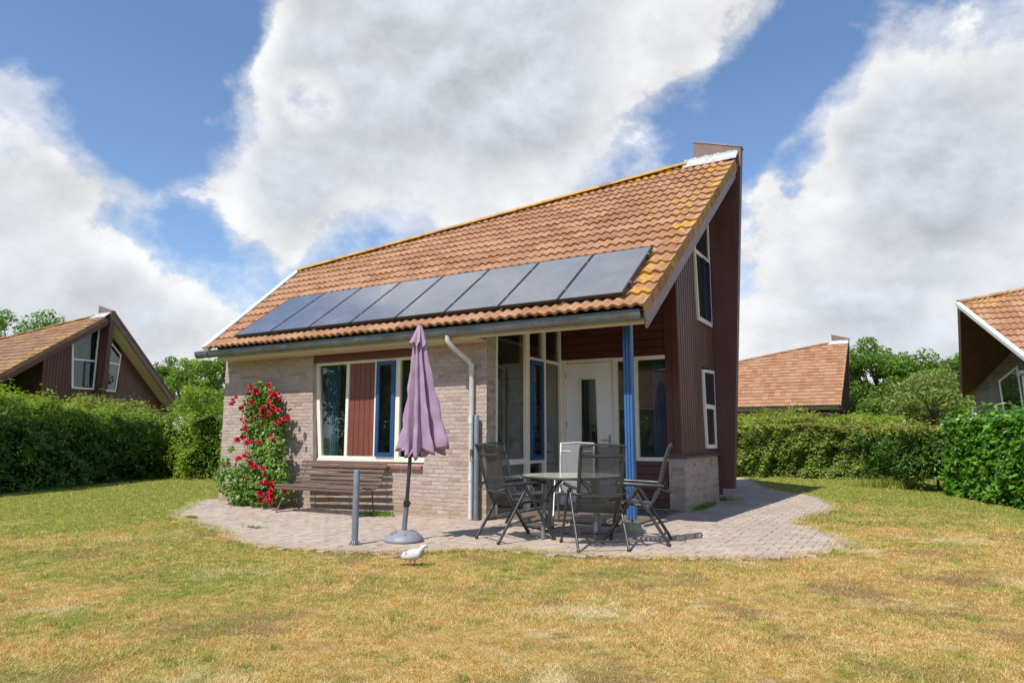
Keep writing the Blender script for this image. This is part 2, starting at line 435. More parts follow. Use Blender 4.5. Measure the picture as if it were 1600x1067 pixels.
plain('amber', (0.35, 0.10, 0.01), 0.2)
plain('soffit_wood', (0.125, 0.055, 0.037), 0.5, 0, 0.12, 3, piece=0.15)
plain('deck_dark', (0.05, 0.032, 0.025), 0.9)
leaf_mat('laurel_leaf', (0.075, 0.205, 0.016), (0.15, 0.33, 0.032), (0.25, 0.40, 0.05), 0.34, 0.28, 0.5, 0.9, 0.15)
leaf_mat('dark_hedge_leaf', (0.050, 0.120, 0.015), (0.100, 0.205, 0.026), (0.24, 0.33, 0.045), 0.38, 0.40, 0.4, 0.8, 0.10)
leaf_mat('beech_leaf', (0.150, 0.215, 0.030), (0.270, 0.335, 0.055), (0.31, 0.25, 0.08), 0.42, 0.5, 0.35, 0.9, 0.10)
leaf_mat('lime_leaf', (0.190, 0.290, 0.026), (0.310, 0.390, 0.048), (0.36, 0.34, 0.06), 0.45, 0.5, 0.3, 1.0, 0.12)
leaf_mat('tip_leaf', (0.23, 0.29, 0.045), (0.35, 0.37, 0.08), (0.25, 0.12, 0.05), 0.40, 0.5, 0.3, 1.4, 0.16)
leaf_mat('tree_leaf', (0.090, 0.175, 0.022), (0.170, 0.275, 0.040), (0.24, 0.32, 0.06), 0.42, 0.5, 0.3, 0.7, 0.12)
leaf_mat('tree_leaf_pale', (0.18, 0.235, 0.055), (0.28, 0.32, 0.10), None, 0.42, 0.5, 0.3, 0.7)
leaf_mat('tuft_blade', (0.16, 0.22, 0.035), (0.30, 0.34, 0.065), (0.60, 0.50, 0.25), 0.3, 0.6, 0.25, 1.0, 0.15)
leaf_mat('rose_leaf', (0.095, 0.205, 0.028), (0.185, 0.32, 0.050), (0.33, 0.37, 0.09), 0.36, 0.4, 0.45, 2.5, 0.22)


# ------------------------------------------------------------------ mesh helpers
class MB:
    def __init__(s): s.v = []; s.f = []; s.s = []
    def add(s, vs, fs, smooth=False):
        o = len(s.v); s.v += [tuple(map(float, p)) for p in vs]
        s.f += [tuple(i + o for i in f) for f in fs]; s.s += [smooth] * len(fs)
        return s
    def box(s, a, b, ch=0.0):
        (x0, y0, z0), (x1, y1, z1) = a, b
        c = [(x0 + x1) / 2, (y0 + y1) / 2, (z0 + z1) / 2]
        return s.obox(c, (1, 0, 0), (0, 1, 0), (0, 0, 1), abs(x1 - x0), abs(y1 - y0), abs(z1 - z0), ch)
    def obox(s, c, ax, ay, az, lx, ly, lz, ch=0.0):
        c = np.array(c, float); A = [np.array(ax, float), np.array(ay, float), np.array(az, float)]
        h = [lx / 2, ly / 2, lz / 2]
        if ch <= 0:
            vs = [c + A[0] * (h[0] * i) + A[1] * (h[1] * j) + A[2] * (h[2] * k) for k in (-1, 1) for j in (-1, 1) for i in (-1, 1)]
            return s.add(vs, [(0, 2, 3, 1), (4, 5, 7, 6), (0, 1, 5, 4), (2, 6, 7, 3), (0, 4, 6, 2), (1, 3, 7, 5)])
        ch = min(ch, min(h) * 0.9)
        vs = []; idx = {}
        for sx in (-1, 1):
            for sy in (-1, 1):
                for sz in (-1, 1):
                    for a in range(3):
                        e = [(h[0] - ch) * sx, (h[1] - ch) * sy, (h[2] - ch) * sz]
                        e[a] = h[a] * (sx, sy, sz)[a]
                        idx[(sx, sy, sz, a)] = len(vs)
                        vs.append(c + A[0] * e[0] + A[1] * e[1] + A[2] * e[2])
        fs = []
        for a in range(3):
            b_, c_ = [(1, 2), (2, 0), (0, 1)][a]
            for sg in (-1, 1):
                q = []
                for (p, r) in ((-1, -1), (1, -1), (1, 1), (-1, 1)):
                    k = [0, 0, 0]; k[a] = sg; k[b_] = p; k[c_] = r; q.append(idx[(*k, a)])
                fs.append(tuple(q if sg > 0 else q[::-1]))
        for a in range(3):
            b_, c_ = [(1, 2), (2, 0), (0, 1)][a]
            for p in (-1, 1):
                for r in (-1, 1):
                    k0 = [0, 0, 0]; k1 = [0, 0, 0]; k0[a] = -1; k1[a] = 1; k0[b_] = k1[b_] = p; k0[c_] = k1[c_] = r
                    q = [idx[(*k0, b_)], idx[(*k1, b_)], idx[(*k1, c_)], idx[(*k0, c_)]]
                    fs.append(tuple(q if p * r < 0 else q[::-1]))
        for sx in (-1, 1):
            for sy in (-1, 1):
                for sz in (-1, 1):
                    q = [idx[(sx, sy, sz, 0)], idx[(sx, sy, sz, 1)], idx[(sx, sy, sz, 2)]]
                    fs.append(tuple(q if sx * sy * sz > 0 else q[::-1]))
        return s.add(vs, fs)
    def beam(s, a, b, w, h, up=(0, 0, 1), ch=0.0):
        a = np.array(a, float); b = np.array(b, float); d = b - a; l = np.linalg.norm(d); d /= l
        u = np.array(up, float); sx = np.cross(d, u); sx /= np.linalg.norm(sx); u = np.cross(sx, d)
        return s.obox((a + b) / 2, d, sx, u, l, w, h, ch)
    def tube(s, pts, r, n=8, cap=True, smooth=True, flat=1.0):
        pts = [np.array(p, float) for p in pts]; m = len(pts)
        rs = r if hasattr(r, '__len__') else [r] * m
        rings = []; pu = None
        for i, p in enumerate(pts):
            d = pts[min(i + 1, m - 1)] - pts[max(i - 1, 0)]; d /= (np.linalg.norm(d) + 1e-12)
            if pu is None:
                u = np.array([0, 0, 1.]) if abs(d[2]) < 0.9 else np.array([0, 1., 0])
            else: u = pu
            u = u - d * (u @ d); u /= np.linalg.norm(u); pu = u; w = np.cross(d, u)
            rings.append([p + rs[i] * (math.cos(2 * math.pi * k / n) * u + flat * math.sin(2 * math.pi * k / n) * w) for k in range(n)])
        s.loft(rings, smooth, cap); return s
    def loft(s, rings, smooth=True, cap=True, closed=True):
        n = len(rings[0]); o = []; vs = []; fs = []
        for r in rings: vs += list(r)
        m = len(rings); rng_ = n if closed else n - 1
        for i in range(m - 1):
            for k in range(rng_):
                k2 = (k + 1) % n
                fs.append((i * n + k, i * n + k2, (i + 1) * n + k2, (i + 1) * n + k))
        s.add(vs, fs, smooth)
        if cap and closed:
            s.add(list(rings[0]), [tuple(range(n))[::-1]]); s.add(list(rings[-1]), [tuple(range(n))])
        return s
    def lathe(s, c, prof, n=24, smooth=True):
        c = np.array(c, float)
        rings = [[c + np.array([r * math.cos(2 * math.pi * k / n), r * math.sin(2 * math.pi * k / n), z]) for k in range(n)] for r, z in prof]
        return s.loft(rings, smooth, True)
    def prism(s, poly, d):
        """closed polygon (3D points) pushed along vector d"""
        poly = [np.array(p, float) for p in poly]; d = np.array(d, float); n = len(poly)
        vs = poly + [p + d for p in poly]
        fs = [tuple(range(n))[::-1], tuple(range(n, 2 * n))] + [(i, (i + 1) % n, n + (i + 1) % n, n + i) for i in range(n)]
        nrm = np.zeros(3)
        for i in range(n): nrm += np.cross(poly[i], poly[(i + 1) % n])
        if nrm @ d < 0: fs = [f[::-1] for f in fs]
        return s.add(vs, fs)
    def mesh(s, name, mat=None, off=(0, 0, 0)):
        me = bpy.data.meshes.new(name)
        ox, oy, oz = off
        me.from_pydata([(x - ox, y - oy, z - oz) for x, y, z in s.v], [], s.f)
        if any(s.s): me.polygons.foreach_set('use_smooth', s.s)
        if mat: me.materials.append(MATS[mat])
        me.update(); return me
    def build(s, name, mat, parent=None, off=(0, 0, 0), **kw):
        return obj(name, s.mesh(name, mat, off), parent, **kw)


def obj(name, me, parent=None, loc=None, rot=None, label=None, cat=None, group=None, kind=None):
    o = bpy.data.objects.new(name, me); COL.objects.link(o)
    if parent is not None: o.parent = parent
    if loc is not None: o.location = loc
    if rot is not None: o.rotation_euler = rot
    for k, v in (('label', label), ('category', cat), ('group', group), ('kind', kind)):
        if v: o[k] = v
    return o


def empty(name, loc, rz=0.0, label=None, cat=None, group=None):
    o = obj(name, None, None, loc, (0, 0, rz), label, cat, group)
    o.empty_display_size = 0.2
    return o


def np_mesh(name, V, Fq, mat, smooth=False):
    """fast mesh from numpy arrays (all faces the same size)"""
    me = bpy.data.meshes.new(name)
    k = Fq.shape[1]
    me.vertices.add(len(V)); me.vertices.foreach_set('co', np.ascontiguousarray(V, np.float32).ravel())
    me.loops.add(Fq.size); me.loops.foreach_set('vertex_index', np.ascontiguousarray(Fq, np.int32).ravel())
    me.polygons.add(len(Fq)); me.polygons.foreach_set('loop_start', np.arange(0, Fq.size, k, dtype=np.int32))
    me.update(calc_edges=True)
    if smooth: me.polygons.foreach_set('use_smooth', np.ones(len(Fq), bool))
    me.materials.append(MATS[mat]); return me


def leaf_mesh(name, P, Nrm, size, mat, aspect=0.55, fold=0.25, jitter=0.55):
    """folded lozenge leaves: P points, Nrm facing directions, size per leaf"""
    n = len(P)
    Nrm = Nrm / (np.linalg.norm(Nrm, axis=1, keepdims=True) + 1e-9)
    t = RNG.normal(size=(n, 3)); t -= Nrm * (t * Nrm).sum(1, keepdims=True); t /= np.linalg.norm(t, axis=1, keepdims=True) + 1e-9
    b = np.cross(Nrm, t)
    s = (size * (1 + jitter * RNG.uniform(-1, 1, n)))[:, None]
    V = np.empty((n, 4, 3))
    V[:, 0] = P - t * s * 0.5; V[:, 2] = P + t * s * 0.5
    V[:, 1] = P + b * s * aspect * 0.5 + Nrm * s * fold * 0.3; V[:, 3] = P - b * s * aspect * 0.5 + Nrm * s * fold * 0.3
    base = np.arange(n)[:, None] * 4
    T = np.concatenate([base + [0, 1, 2], base + [0, 2, 3]], 0)
    return np_mesh(name, V.reshape(-1, 3), T, mat)


def vnoise(P, seed=0):
    """cheap smooth 3D noise in -1..1 (sum of sines)"""
    r = np.random.default_rng(seed); out = np.zeros(len(P))
    for k in range(6):
        d = r.normal(size=3); d /= np.linalg.norm(d); fr = 0.8 * 1.55 ** k
        out += np.sin(P @ d * fr * 2 + r.uniform(0, 6.28)) / (1 + 0.45 * k)
    return out / 2.6


# ------------------------------------------------------------------ ground
def in_poly(x, y, poly):
    x = np.asarray(x); y = np.asarray(y); c = np.zeros(x.shape, bool); n = len(poly)
    for i in range(n):
        x0, y0 = poly[i]; x1, y1 = poly[(i + 1) % n]
        t = ((y0 > y) != (y1 > y)) & (x < (x1 - x0) * (y - y0) / (y1 - y0 + 1e-12) + x0)
        c ^= t
    return c


PATIO_PX = [(266, 804), (303, 815), (352, 826), (364, 838), (385, 849), (422, 855), (485, 859), (555, 862), (610, 863.5), (670, 863), (740, 858.5),
            (800, 859), (860, 864), (930, 868.5), (1000, 872), (1100, 873), (1200, 871), (1260, 866), (1295, 859), (1316, 851), (1300, 840), (1262, 826),
            (1234, 817), (1250, 809), (1285, 801), (1303, 794), (1285, 782), (1258, 774), (1216, 769), (1192, 762), (1180, 753), (1147, 743)]
PATIO = [tuple(G(u, v)[:2]) for u, v in PATIO_PX] + [(-6.5, 24.5), (-5.5, 20.0), (-4.6, 18.0), (-4.2, 9.0), (-11.6, 9.0), (-11.9, 8.6), tuple(G(308, 790)[:2])]
_pc = np.mean(np.array(PATIO), 0)
HOUSE_FOOT = [(-11.28, 8.56), (-5.3, 8.56), (-5.3, 11.0), (-3.2, 11.0), (-3.2, 13.4), (-4.7, 18.1), (-11.2, 14.5)]

big = MB().add([(-900, -900, -0.03), (900, -900, -0.03), (900, 900, -0.03), (-900, 900, -0.03)], [(0, 1, 2, 3)])
big.build('ground', 'lawn', kind='structure')


def make_lawn():
    nx, ny = 150, 130
    xs = np.linspace(-32, 14, nx); ys = np.linspace(-2, 40, ny)
    X, Y = np.meshgrid(xs, ys); P = np.stack([X, Y, X * 0], -1).reshape(-1, 3)
    Z = vnoise(P * 0.35, 3) * 0.006
    P[:, 2] = np.clip(Z, -0.008, 0.0)
    i = (np.arange(ny - 1)[:, None] * nx + np.arange(nx - 1)[None]).ravel()
    Fq = np.stack([i, i + 1, i + nx + 1, i + nx], 1)
    obj('lawn', np_mesh('lawn', P, Fq, 'lawn', True), kind='structure')


make_lawn()


def smooth_ring(pts, k=3):
    P = [np.array(p) for p in pts]
    for _ in range(k):
        Q = []
        for i in range(len(P)):
            a, b = P[i], P[(i + 1) % len(P)]; Q += [a * .75 + b * .25, a * .25 + b * .75]
        P = Q
    return [tuple(p) for p in P]


PATIO = smooth_ring(PATIO, 2)
def grow(poly, d):
    P = np.array(poly); n = len(P); area = sum(P[i][0] * P[(i + 1) % n][1] - P[(i + 1) % n][0] * P[i][1] for i in range(n)); sg = 1 if area > 0 else -1
    out = []
    for i in range(n):
        t = P[(i + 1) % n] - P[i - 1]; t /= np.linalg.norm(t) + 1e-9; out.append(tuple(P[i] + sg * d * np.array([t[1], -t[0]])))
    return out


PATIO_IN = grow(PATIO, 0.09)
PATIO_GRASS = grow(PATIO, -0.015)


def make_patio():
    sheet = MB(); sheet.add([(x, y, 0.004) for x, y in PATIO], [tuple(range(len(PATIO)))])
    me = sheet.mesh('patio', 'bedding_sand')
    bm = bmesh.new(); bm.from_mesh(me); bmesh.ops.triangulate(bm, faces=bm.faces[:]); bm.to_mesh(me); bm.free()
    root = obj('patio', me, kind='structure')
    # herringbone pavers, 0.20 x 0.10, laid square to the house
    a, L, gap, ch = 0.10, 0.20, 0.005, 0.004
    spots = []
    for i in range(-140, 60):
        for j in range(40, 260):
            k = (i - j) % 4
            x, y = i * a, j * a
            if k == 0: spots.append((x + a, y + a / 2, 0))       # lies along x: cells i, i+1
            elif k == 3: spots.append((x + a / 2, y + a, 1))     # stands along y: cells j, j+1
    S = np.array(spots)
    jag = vnoise(np.stack([S[:, 0] * 2.3, S[:, 1] * 2.3, S[:, 0] * 0], 1), 9) * 0.03
    keep = in_poly(S[:, 0] + jag, S[:, 1] + jag, PATIO_IN) & ~in_poly(S[:, 0], S[:, 1], HOUSE_FOOT)
    S = S[keep]
    def vf(lx, ly):
        hx, hy = lx / 2, ly / 2; c = ch
        vs = [(-hx, -hy, -0.02), (hx, -hy, -0.02), (hx, hy, -0.02), (-hx, hy, -0.02),
              (-hx, -hy, -c), (hx, -hy, -c), (hx, hy, -c), (-hx, hy, -c),
              (-hx + c, -hy + c, 0), (hx - c, -hy + c, 0), (hx - c, hy - c, 0), (-hx + c, hy - c, 0)]
        fs = [(8, 9, 10, 11)]
        for k in range(4):
            k2 = (k + 1) % 4
            fs += [(4 + k, 4 + k2, 8 + k2, 8 + k), (k, k2, 4 + k2, 4 + k)]
        return vs, fs
    kinds = [vf(L - gap, a - gap), vf(a - gap, L - gap)]
    # biggest in the picture first
    px = []
    for n_, (x, y, t) in enumerate(S):
        u, v, d = proj((x, y, 0))
        hidden = not (0 < u < 1600 and v < 1067)
        px.append((0 if hidden else 1 / max(d, 0.1) ** 3) * (1 if not (y > 8.3 and x < -5.4) else 0.0))
    order = np.argsort(-np.array(px))
    meshes = []
    for q in range(2):
        b = MB(); b.add(*kinds[q]); meshes.append(b.mesh('paver', 'paver'))
    rest = MB()
    for n_, i in enumerate(order):
        x, y, t = S[i]; z = 0.016 + random.uniform(-0.003, 0.003) + 0.004 * math.sin(x * 1.7) * math.sin(y * 1.3)
        tx, ty, tz = random.gauss(0, 0.008), random.gauss(0, 0.008), random.gauss(0, 0.01)
        if n_ < 300:
            obj('paver', meshes[int(t)], root, (x, y, z), (tx, ty, tz))
        else:
            vs, fs = kinds[int(t)]; c, s_ = math.cos(tz), math.sin(tz)
            rest.add([(x + c * p[0] - s_ * p[1], y + s_ * p[0] + c * p[1], z + p[2] + p[1] * tx - p[0] * ty) for p in vs], fs)
    rest.build('paving', 'paver', root, kind='stuff')


make_patio()


# ------------------------------------------------------------------ the house type (all four houses of the park are built from it)
O = np.array([-7.0, 10.5, 0.0])                 # house origin, in the middle of its plan
RS = rad(36); TS = math.tan(RS); CS = math.cos(RS); SN = math.sin(RS)
EY, EZ = 8.06, 2.84                             # front eave line
R0 = np.array([-12.05, 11.0, EZ + TS * (11.0 - EY)])     # low end of ridge
R1 = np.array([-3.55, 13.25, EZ + TS * (13.25 - EY)])    # high end, at the fin
BR = np.array([-4.30, 18.50, 2.88])             # back eave, gable end (the back half mirrors the front about the ridge)
BL = np.array([-11.50, 14.77, 2.70])            # back eave, low end
ED = np.array([0.874, 0.487, 0.0])              # direction of the back eave
GD = np.array([-0.309, 0.951, 0.0]); GN = np.array([0.951, 0.309, 0.0])   # back half of the gable: along and outwards
GP = np.array([-3.20, 13.49, 0.0])
VB = np.array([-2.72, EY, EZ]); VT = np.array([-2.55, 13.27, EZ + TS * (13.27 - EY)])
LB = np.array([-11.10, EY, EZ])
UW = np.array([0, CS, SN]); UN = np.array([0, -SN, CS])   # up-slope and out of the roof
_bn = np.cross(R1 - R0, BR - R0); _bn = _bn / np.linalg.norm(_bn); _bn = _bn if _bn[2] > 0 else -_bn


def zfront(y): return EZ + TS * (y - EY)
def zback(x, y): return R0[2] - (_bn[0] * (x - R0[0]) + _bn[1] * (y - R0[1])) / _bn[2]
def zroof(x, y): return min(zfront(y), zback(x, y))


# tile: concrete double-wave, 0.30 cover, 0.42 long
TW, TG, TL = 0.30, 0.332, 0.415


def tile_geo():
    n = 12; xs = np.linspace(0, TW + 0.008, n + 1)
    h = 0.036 * (0.5 - 0.5 * np.cos(2 * math.pi * xs / (TW / 2) + 0.5)) ** 0.85
    V = []; Fc = []
    for (w, dz) in ((0.0, 0.050), (TL, 0.008)):
        V += [(x, w, dz + hh) for x, hh in zip(xs, h)]
    V += [(x, 0.006, 0.050 + hh - 0.040) for x, hh in zip(xs, h)]
    m = n + 1
    for i in range(n):
        Fc.append((i, i + 1, m + i + 1, m + i)); Fc.append((2 * m + i, 2 * m + i + 1, i + 1, i))
    Fc.append((0, m, 2 * m)); Fc.append((n, 2 * m + n, m + n))
    return np.array(V), Fc


TILE_V, TILE_F = tile_geo()


def tile_world(c, r):
    """tile in column c (counted from the gable verge) and row r: its local origin on the roof plane"""
    return VB[0] - 0.02 - (c + 1) * TW, r * TG - 0.095


def roof_pt(u, w, h=0.0): return np.array([u, EY, EZ]) + UW * w + UN * h


def w_of_y(y): return (y - EY) / CS


LINE_L = ((LB[0] + 0.03, -0.05), (R0[0] + 0.05, w_of_y(R0[1])))
LINE_R = ((R0[0], w_of_y(R0[1]) - 0.02), (R1[0], w_of_y(R1[1]) - 0.02))
W_TOP = w_of_y(13.22)
PAN_X0, PAN_X1, PAN_W0, PAN_W1 = -10.50, -3.04, 0.145, 1.735      # solar array on the roof


def side(l, p):
    (x0, y0), (x1, y1) = l
    return (x1 - x0) * (p[1] - y0) - (y1 - y0) * (p[0] - x0)


def tiles_layout():
    full, cut = [], []
    for r in range(0, 21):
        for c in range(0, 33):
            u0, w0 = tile_world(c, r)
            cs = [(u0, w0), (u0 + TW, w0), (u0 + TW, w0 + TL), (u0, w0 + TL)]
            a = [side(LINE_L, p) < 0 for p in cs]; b = [side(LINE_R, p) < 0 for p in cs]; t = [p[1] < W_TOP for p in cs]
            ins = [x and y and z for x, y, z in zip(a, b, t)]
            if all(ins): full.append((c, r))
            elif any(ins) or (side(LINE_L, (u0 + TW / 2, w0 + 0.1)) < 0 and side(LINE_R, (u0 + TW / 2, w0 + 0.1)) < 0 and w0 + 0.05 < W_TOP): cut.append((c, r))
    return full, cut


FULL, CUT = tiles_layout()


def cut_tile(c, r):
    u0, w0 = tile_world(c, r)
    bm = bmesh.new(); vs = [bm.verts.new((u0 + p[0], w0 + p[1], p[2])) for p in TILE_V]
    for f in TILE_F: bm.faces.new([vs[i] for i in f])
    for l in (LINE_L, LINE_R):
        (x0, y0), (x1, y1) = l
        bmesh.ops.bisect_plane(bm, geom=bm.verts[:] + bm.edges[:] + bm.faces[:], plane_co=(x0, y0, 0), plane_no=(-(y1 - y0), x1 - x0, 0), clear_outer=True)
    bmesh.ops.bisect_plane(bm, geom=bm.verts[:] + bm.edges[:] + bm.faces[:], plane_co=(0, W_TOP, 0), plane_no=(0, 1, 0), clear_outer=True)
    bm.verts.index_update()
    V = [roof_pt(v.co.x, v.co.y, v.co.z) for v in bm.verts]; Fc = [tuple(v.index for v in f.verts) for f in bm.faces]
    bm.free(); return V, Fc


def lichen_of(u, w):
    """0..1: how much lichen grows there (ridge and open gable verge)"""
    (x0, y0), (x1, y1) = LINE_R
    dr = (y0 + (u - x0) * (y1 - y0) / (x1 - x0)) - w
    dv = VB[0] - u
    return max(0.12, min(1.0, 0.95 * math.exp(-dr / 0.7)), 0.80 * math.exp(-dv / 1.6)) * random.uniform(0.7, 1.15)


CACHE = {}


def clip_poly(poly, p, n):
    """keep the part of a plan polygon where (q - p).n >= 0"""
    out = []
    for i in range(len(poly)):
        a, b = np.array(poly[i]), np.array(poly[(i + 1) % len(poly)]); da, db = (a - p) @ n, (b - p) @ n
        if da >= 0: out.append(a)
        if da * db < 0: out.append(a + (b - a) * (da / (da - db)))
    return out


def roof_tile_parts(root, roof, world_of, main):
    """tiles the picture lets one pick apart are parts; the rest are one joined part"""
    M_ = world_of
    if 'tile' not in CACHE:
        b = MB(); X = np.array([[1, 0, 0], UW, UN])
        b.add(TILE_V @ X, TILE_F); CACHE['tile'] = b.mesh('roof_tile', 'roof_tile')
    score = []
    for (c, r) in FULL + CUT:
        u0, w0 = tile_world(c, r)
        if main and u0 > PAN_X0 + 0.02 and u0 + TW < PAN_X1 - 0.05 and w0 > PAN_W0 + 0.08 and w0 + TL < PAN_W1 + 0.05:
            continue                                   # wholly under the solar array
        u, v, d = proj(M_(roof_pt(u0 + TW / 2, w0 + TG / 2)))
        vis = d > 1 and -10 < u < 1610 and v > -20 and (1150 < u < 1330 or u > 1495 or u < 280 or main)
        score.append((-(F_PX * TW / d) if vis else 0, c, r))
    score.sort()
    rest = MB(); k = 0; cutset = set(CUT)
    for (s, c, r) in score:
        u0, w0 = tile_world(c, r); li = lichen_of(u0 + TW / 2, w0 + TG / 2)
        j = random.uniform(-0.004, 0.004); jz = random.uniform(-0.004, 0.006)
        if -s >= 10.0 and k < 300:
            k += 1
            if (c, r) in cutset:
                V, Fc = cut_tile(c, r)
                if not Fc: continue
                o = MB().add(V, Fc).build('tile', 'roof_tile', roof, O)
            else:
                p = roof_pt(u0 + j, w0 + j * 1.5, jz) - O
                o = obj('tile', CACHE['tile'], roof, tuple(p), (random.gauss(0, 0.006), random.gauss(0, 0.006), random.gauss(0, 0.010)))
            o['lichen'] = li
        else:
            if (c, r) in cutset: V, Fc = cut_tile(c, r)
            else:
                V = [roof_pt(u0 + j + p[0], w0 + p[1], p[2] + jz) for p in TILE_V]; Fc = TILE_F
            if Fc: rest.add(V, Fc)
    if rest.f:
        o = rest.build('tiles', 'roof_tile', roof, O, kind='stuff'); o['lichen'] = 0.3 if main else 0.16
    # verge tiles with a lap down the open gable edge
    nrow = int(W_TOP / TG)
    for r in range(nrow):
        w0 = r * TG - 0.095; f0 = (w0 + 0.095) / (nrow * TG)
        x = VB[0] + (VT[0] - VB[0]) * f0; x1_ = VB[0] - 0.02
        b = MB()
        t = 0.050; p = [(x1_ - 0.005, w0, t + 0.004), (x, w0, t + 0.012), (x, w0, t - 0.15), (x - 0.022, w0, t - 0.15), (x - 0.022, w0, t - 0.02), (x1_ - 0.005, w0, t - 0.02)]
        q = [(a_, w0 + TG + 0.02, h_ - 0.030) for a_, _, h_ in p]
        b.prism([roof_pt(*e) for e in p], UW * (TG + 0.02) - UN * 0.034)
        o = b.build('verge_tile', 'roof_tile', roof, O); o['lichen'] = random.uniform(0.3, 0.95) if main else 0.2
    # ridge tiles
    nr = 20 if main else 20; d = (R1 - R0) / nr; dl = np.linalg.norm(d); ax = d / dl
    up = np.array([0, 0, 1.]) - ax * ax[2]; up /= np.linalg.norm(up); sd = np.cross(ax, up)
    for i in range(nr):
        a = R0 + d * i + up * 0.045; rr = 0.115
        ring = lambda c, s_: [c + s_ * (math.cos(t) * sd * 1.05 + math.sin(t) * up * 0.72) for t in np.linspace(0.05, math.pi - 0.05, 9)] + \
                             [c + (s_ - 0.02) * (math.cos(t) * sd * 1.05 + math.sin(t) * up * 0.72) for t in np.linspace(math.pi - 0.05, 0.05, 9)]
        b = MB(); b.loft([ring(a - ax * 0.02, rr + 0.008), ring(a + d * 1.03, rr - 0.004)], False, True)
        o = b.build('ridge_tile', 'roof_tile', roof, O); o['lichen'] = (random.uniform(0.8, 1.15) if main else random.uniform(0.2, 0.6))


def brick_face(wall, origin, ax, nrm, length, height, hole=None, budget=None, phase0=0.0, tag='brick'):
    """running-bond bricks on a wall face; hole(z0,z1)->(xa,xb) cut from it. Returns list of (size, geometry)"""
    out = []; H, Lb, j = 0.0600, 0.21, 0.009
    ax = np.array(ax, float); nrm = np.array(nrm, float); origin = np.array(origin, float)
    ncourse = int(height / H)
    for r in range(ncourse):
        z0 = r * H; z1 = z0 + H - j
        spans = [(0.0, length)]
        if hole:
            h_ = hole(z0, z1)
            if h_: spans = [(0.0, h_[0]), (h_[1], length)]
        ph = (0.0 if r % 2 else Lb / 2) + phase0 + random.choice((0, 0, 0.055))
        for a, b in spans:
            x = -ph
            while x < b:
                xa, xb = max(x, a), min(x + Lb - j, b)
                if xb - xa > 0.03: out.append((xa, xb, z0, z1))
                x += Lb
    res = []
    for (xa, xb, z0, z1) in out:
        c = origin + ax * (xa + xb) / 2 + np.array([0, 0, (z0 + z1) / 2])
        res.append((c, xb - xa, z1 - z0, ax, nrm))
    return res


def brick_verts(c, l, h, ax, nrm, d=0.006, ch=0.003):
    tilt = random.gauss(0, 0.0012); pr = d + random.uniform(-0.002, 0.002)
    Z = np.array([0, 0, 1.]); hx, hz = l / 2, h / 2
    vs = []
    for (k, ins) in ((0.0, 0.0), (pr - ch, 0.0), (pr, ch)):
        for sx, sz in ((-1, -1), (1, -1), (1, 1), (-1, 1)):
            vs.append(c + ax * (sx * (hx - ins)) + Z * (sz * (hz - ins) + tilt * sx) + nrm * k)
    fs = [(8, 9, 10, 11)]
    for k in range(4):
        k2 = (k + 1) % 4; fs += [(k, k2, 4 + k2, 4 + k), (4 + k, 4 + k2, 8 + k2, 8 + k)]
    if np.dot(np.cross(ax, Z), nrm) < 0: fs = [f[::-1] for f in fs]
    return vs, fs


def framed_pane(par, quad, nrm, fw, fd, mat, pane=True, name='frame', glass='window_glass', inset=0.02):
    """a frame round four 3D corners (counter-clockwise seen from outside) and its glass pane"""
    Q = [np.array(p, float) for p in quad]; nrm = np.array(nrm, float); c = sum(Q) / 4
    I = []
    for i in range(4):                      # inner corners: offset both adjoining edges inwards
        p, a, b = Q[i], Q[i - 1] - Q[i], Q[(i + 1) % 4] - Q[i]
        a /= np.linalg.norm(a); b /= np.linalg.norm(b); sn = np.linalg.norm(np.cross(a, b))
        I.append(p + (a + b) * (fw / sn))
    b = MB()
    for i in range(4):
        k = (i + 1) % 4
        b.prism([Q[i], Q[k], I[k], I[i]], nrm * fd)
    fr = b.build(name, mat, par, O)
    if pane:
        g = MB(); g.prism([p + nrm * inset for p in I], nrm * 0.006); g.build('pane', glass, fr if par.parent is None else par, O)
    return fr, I


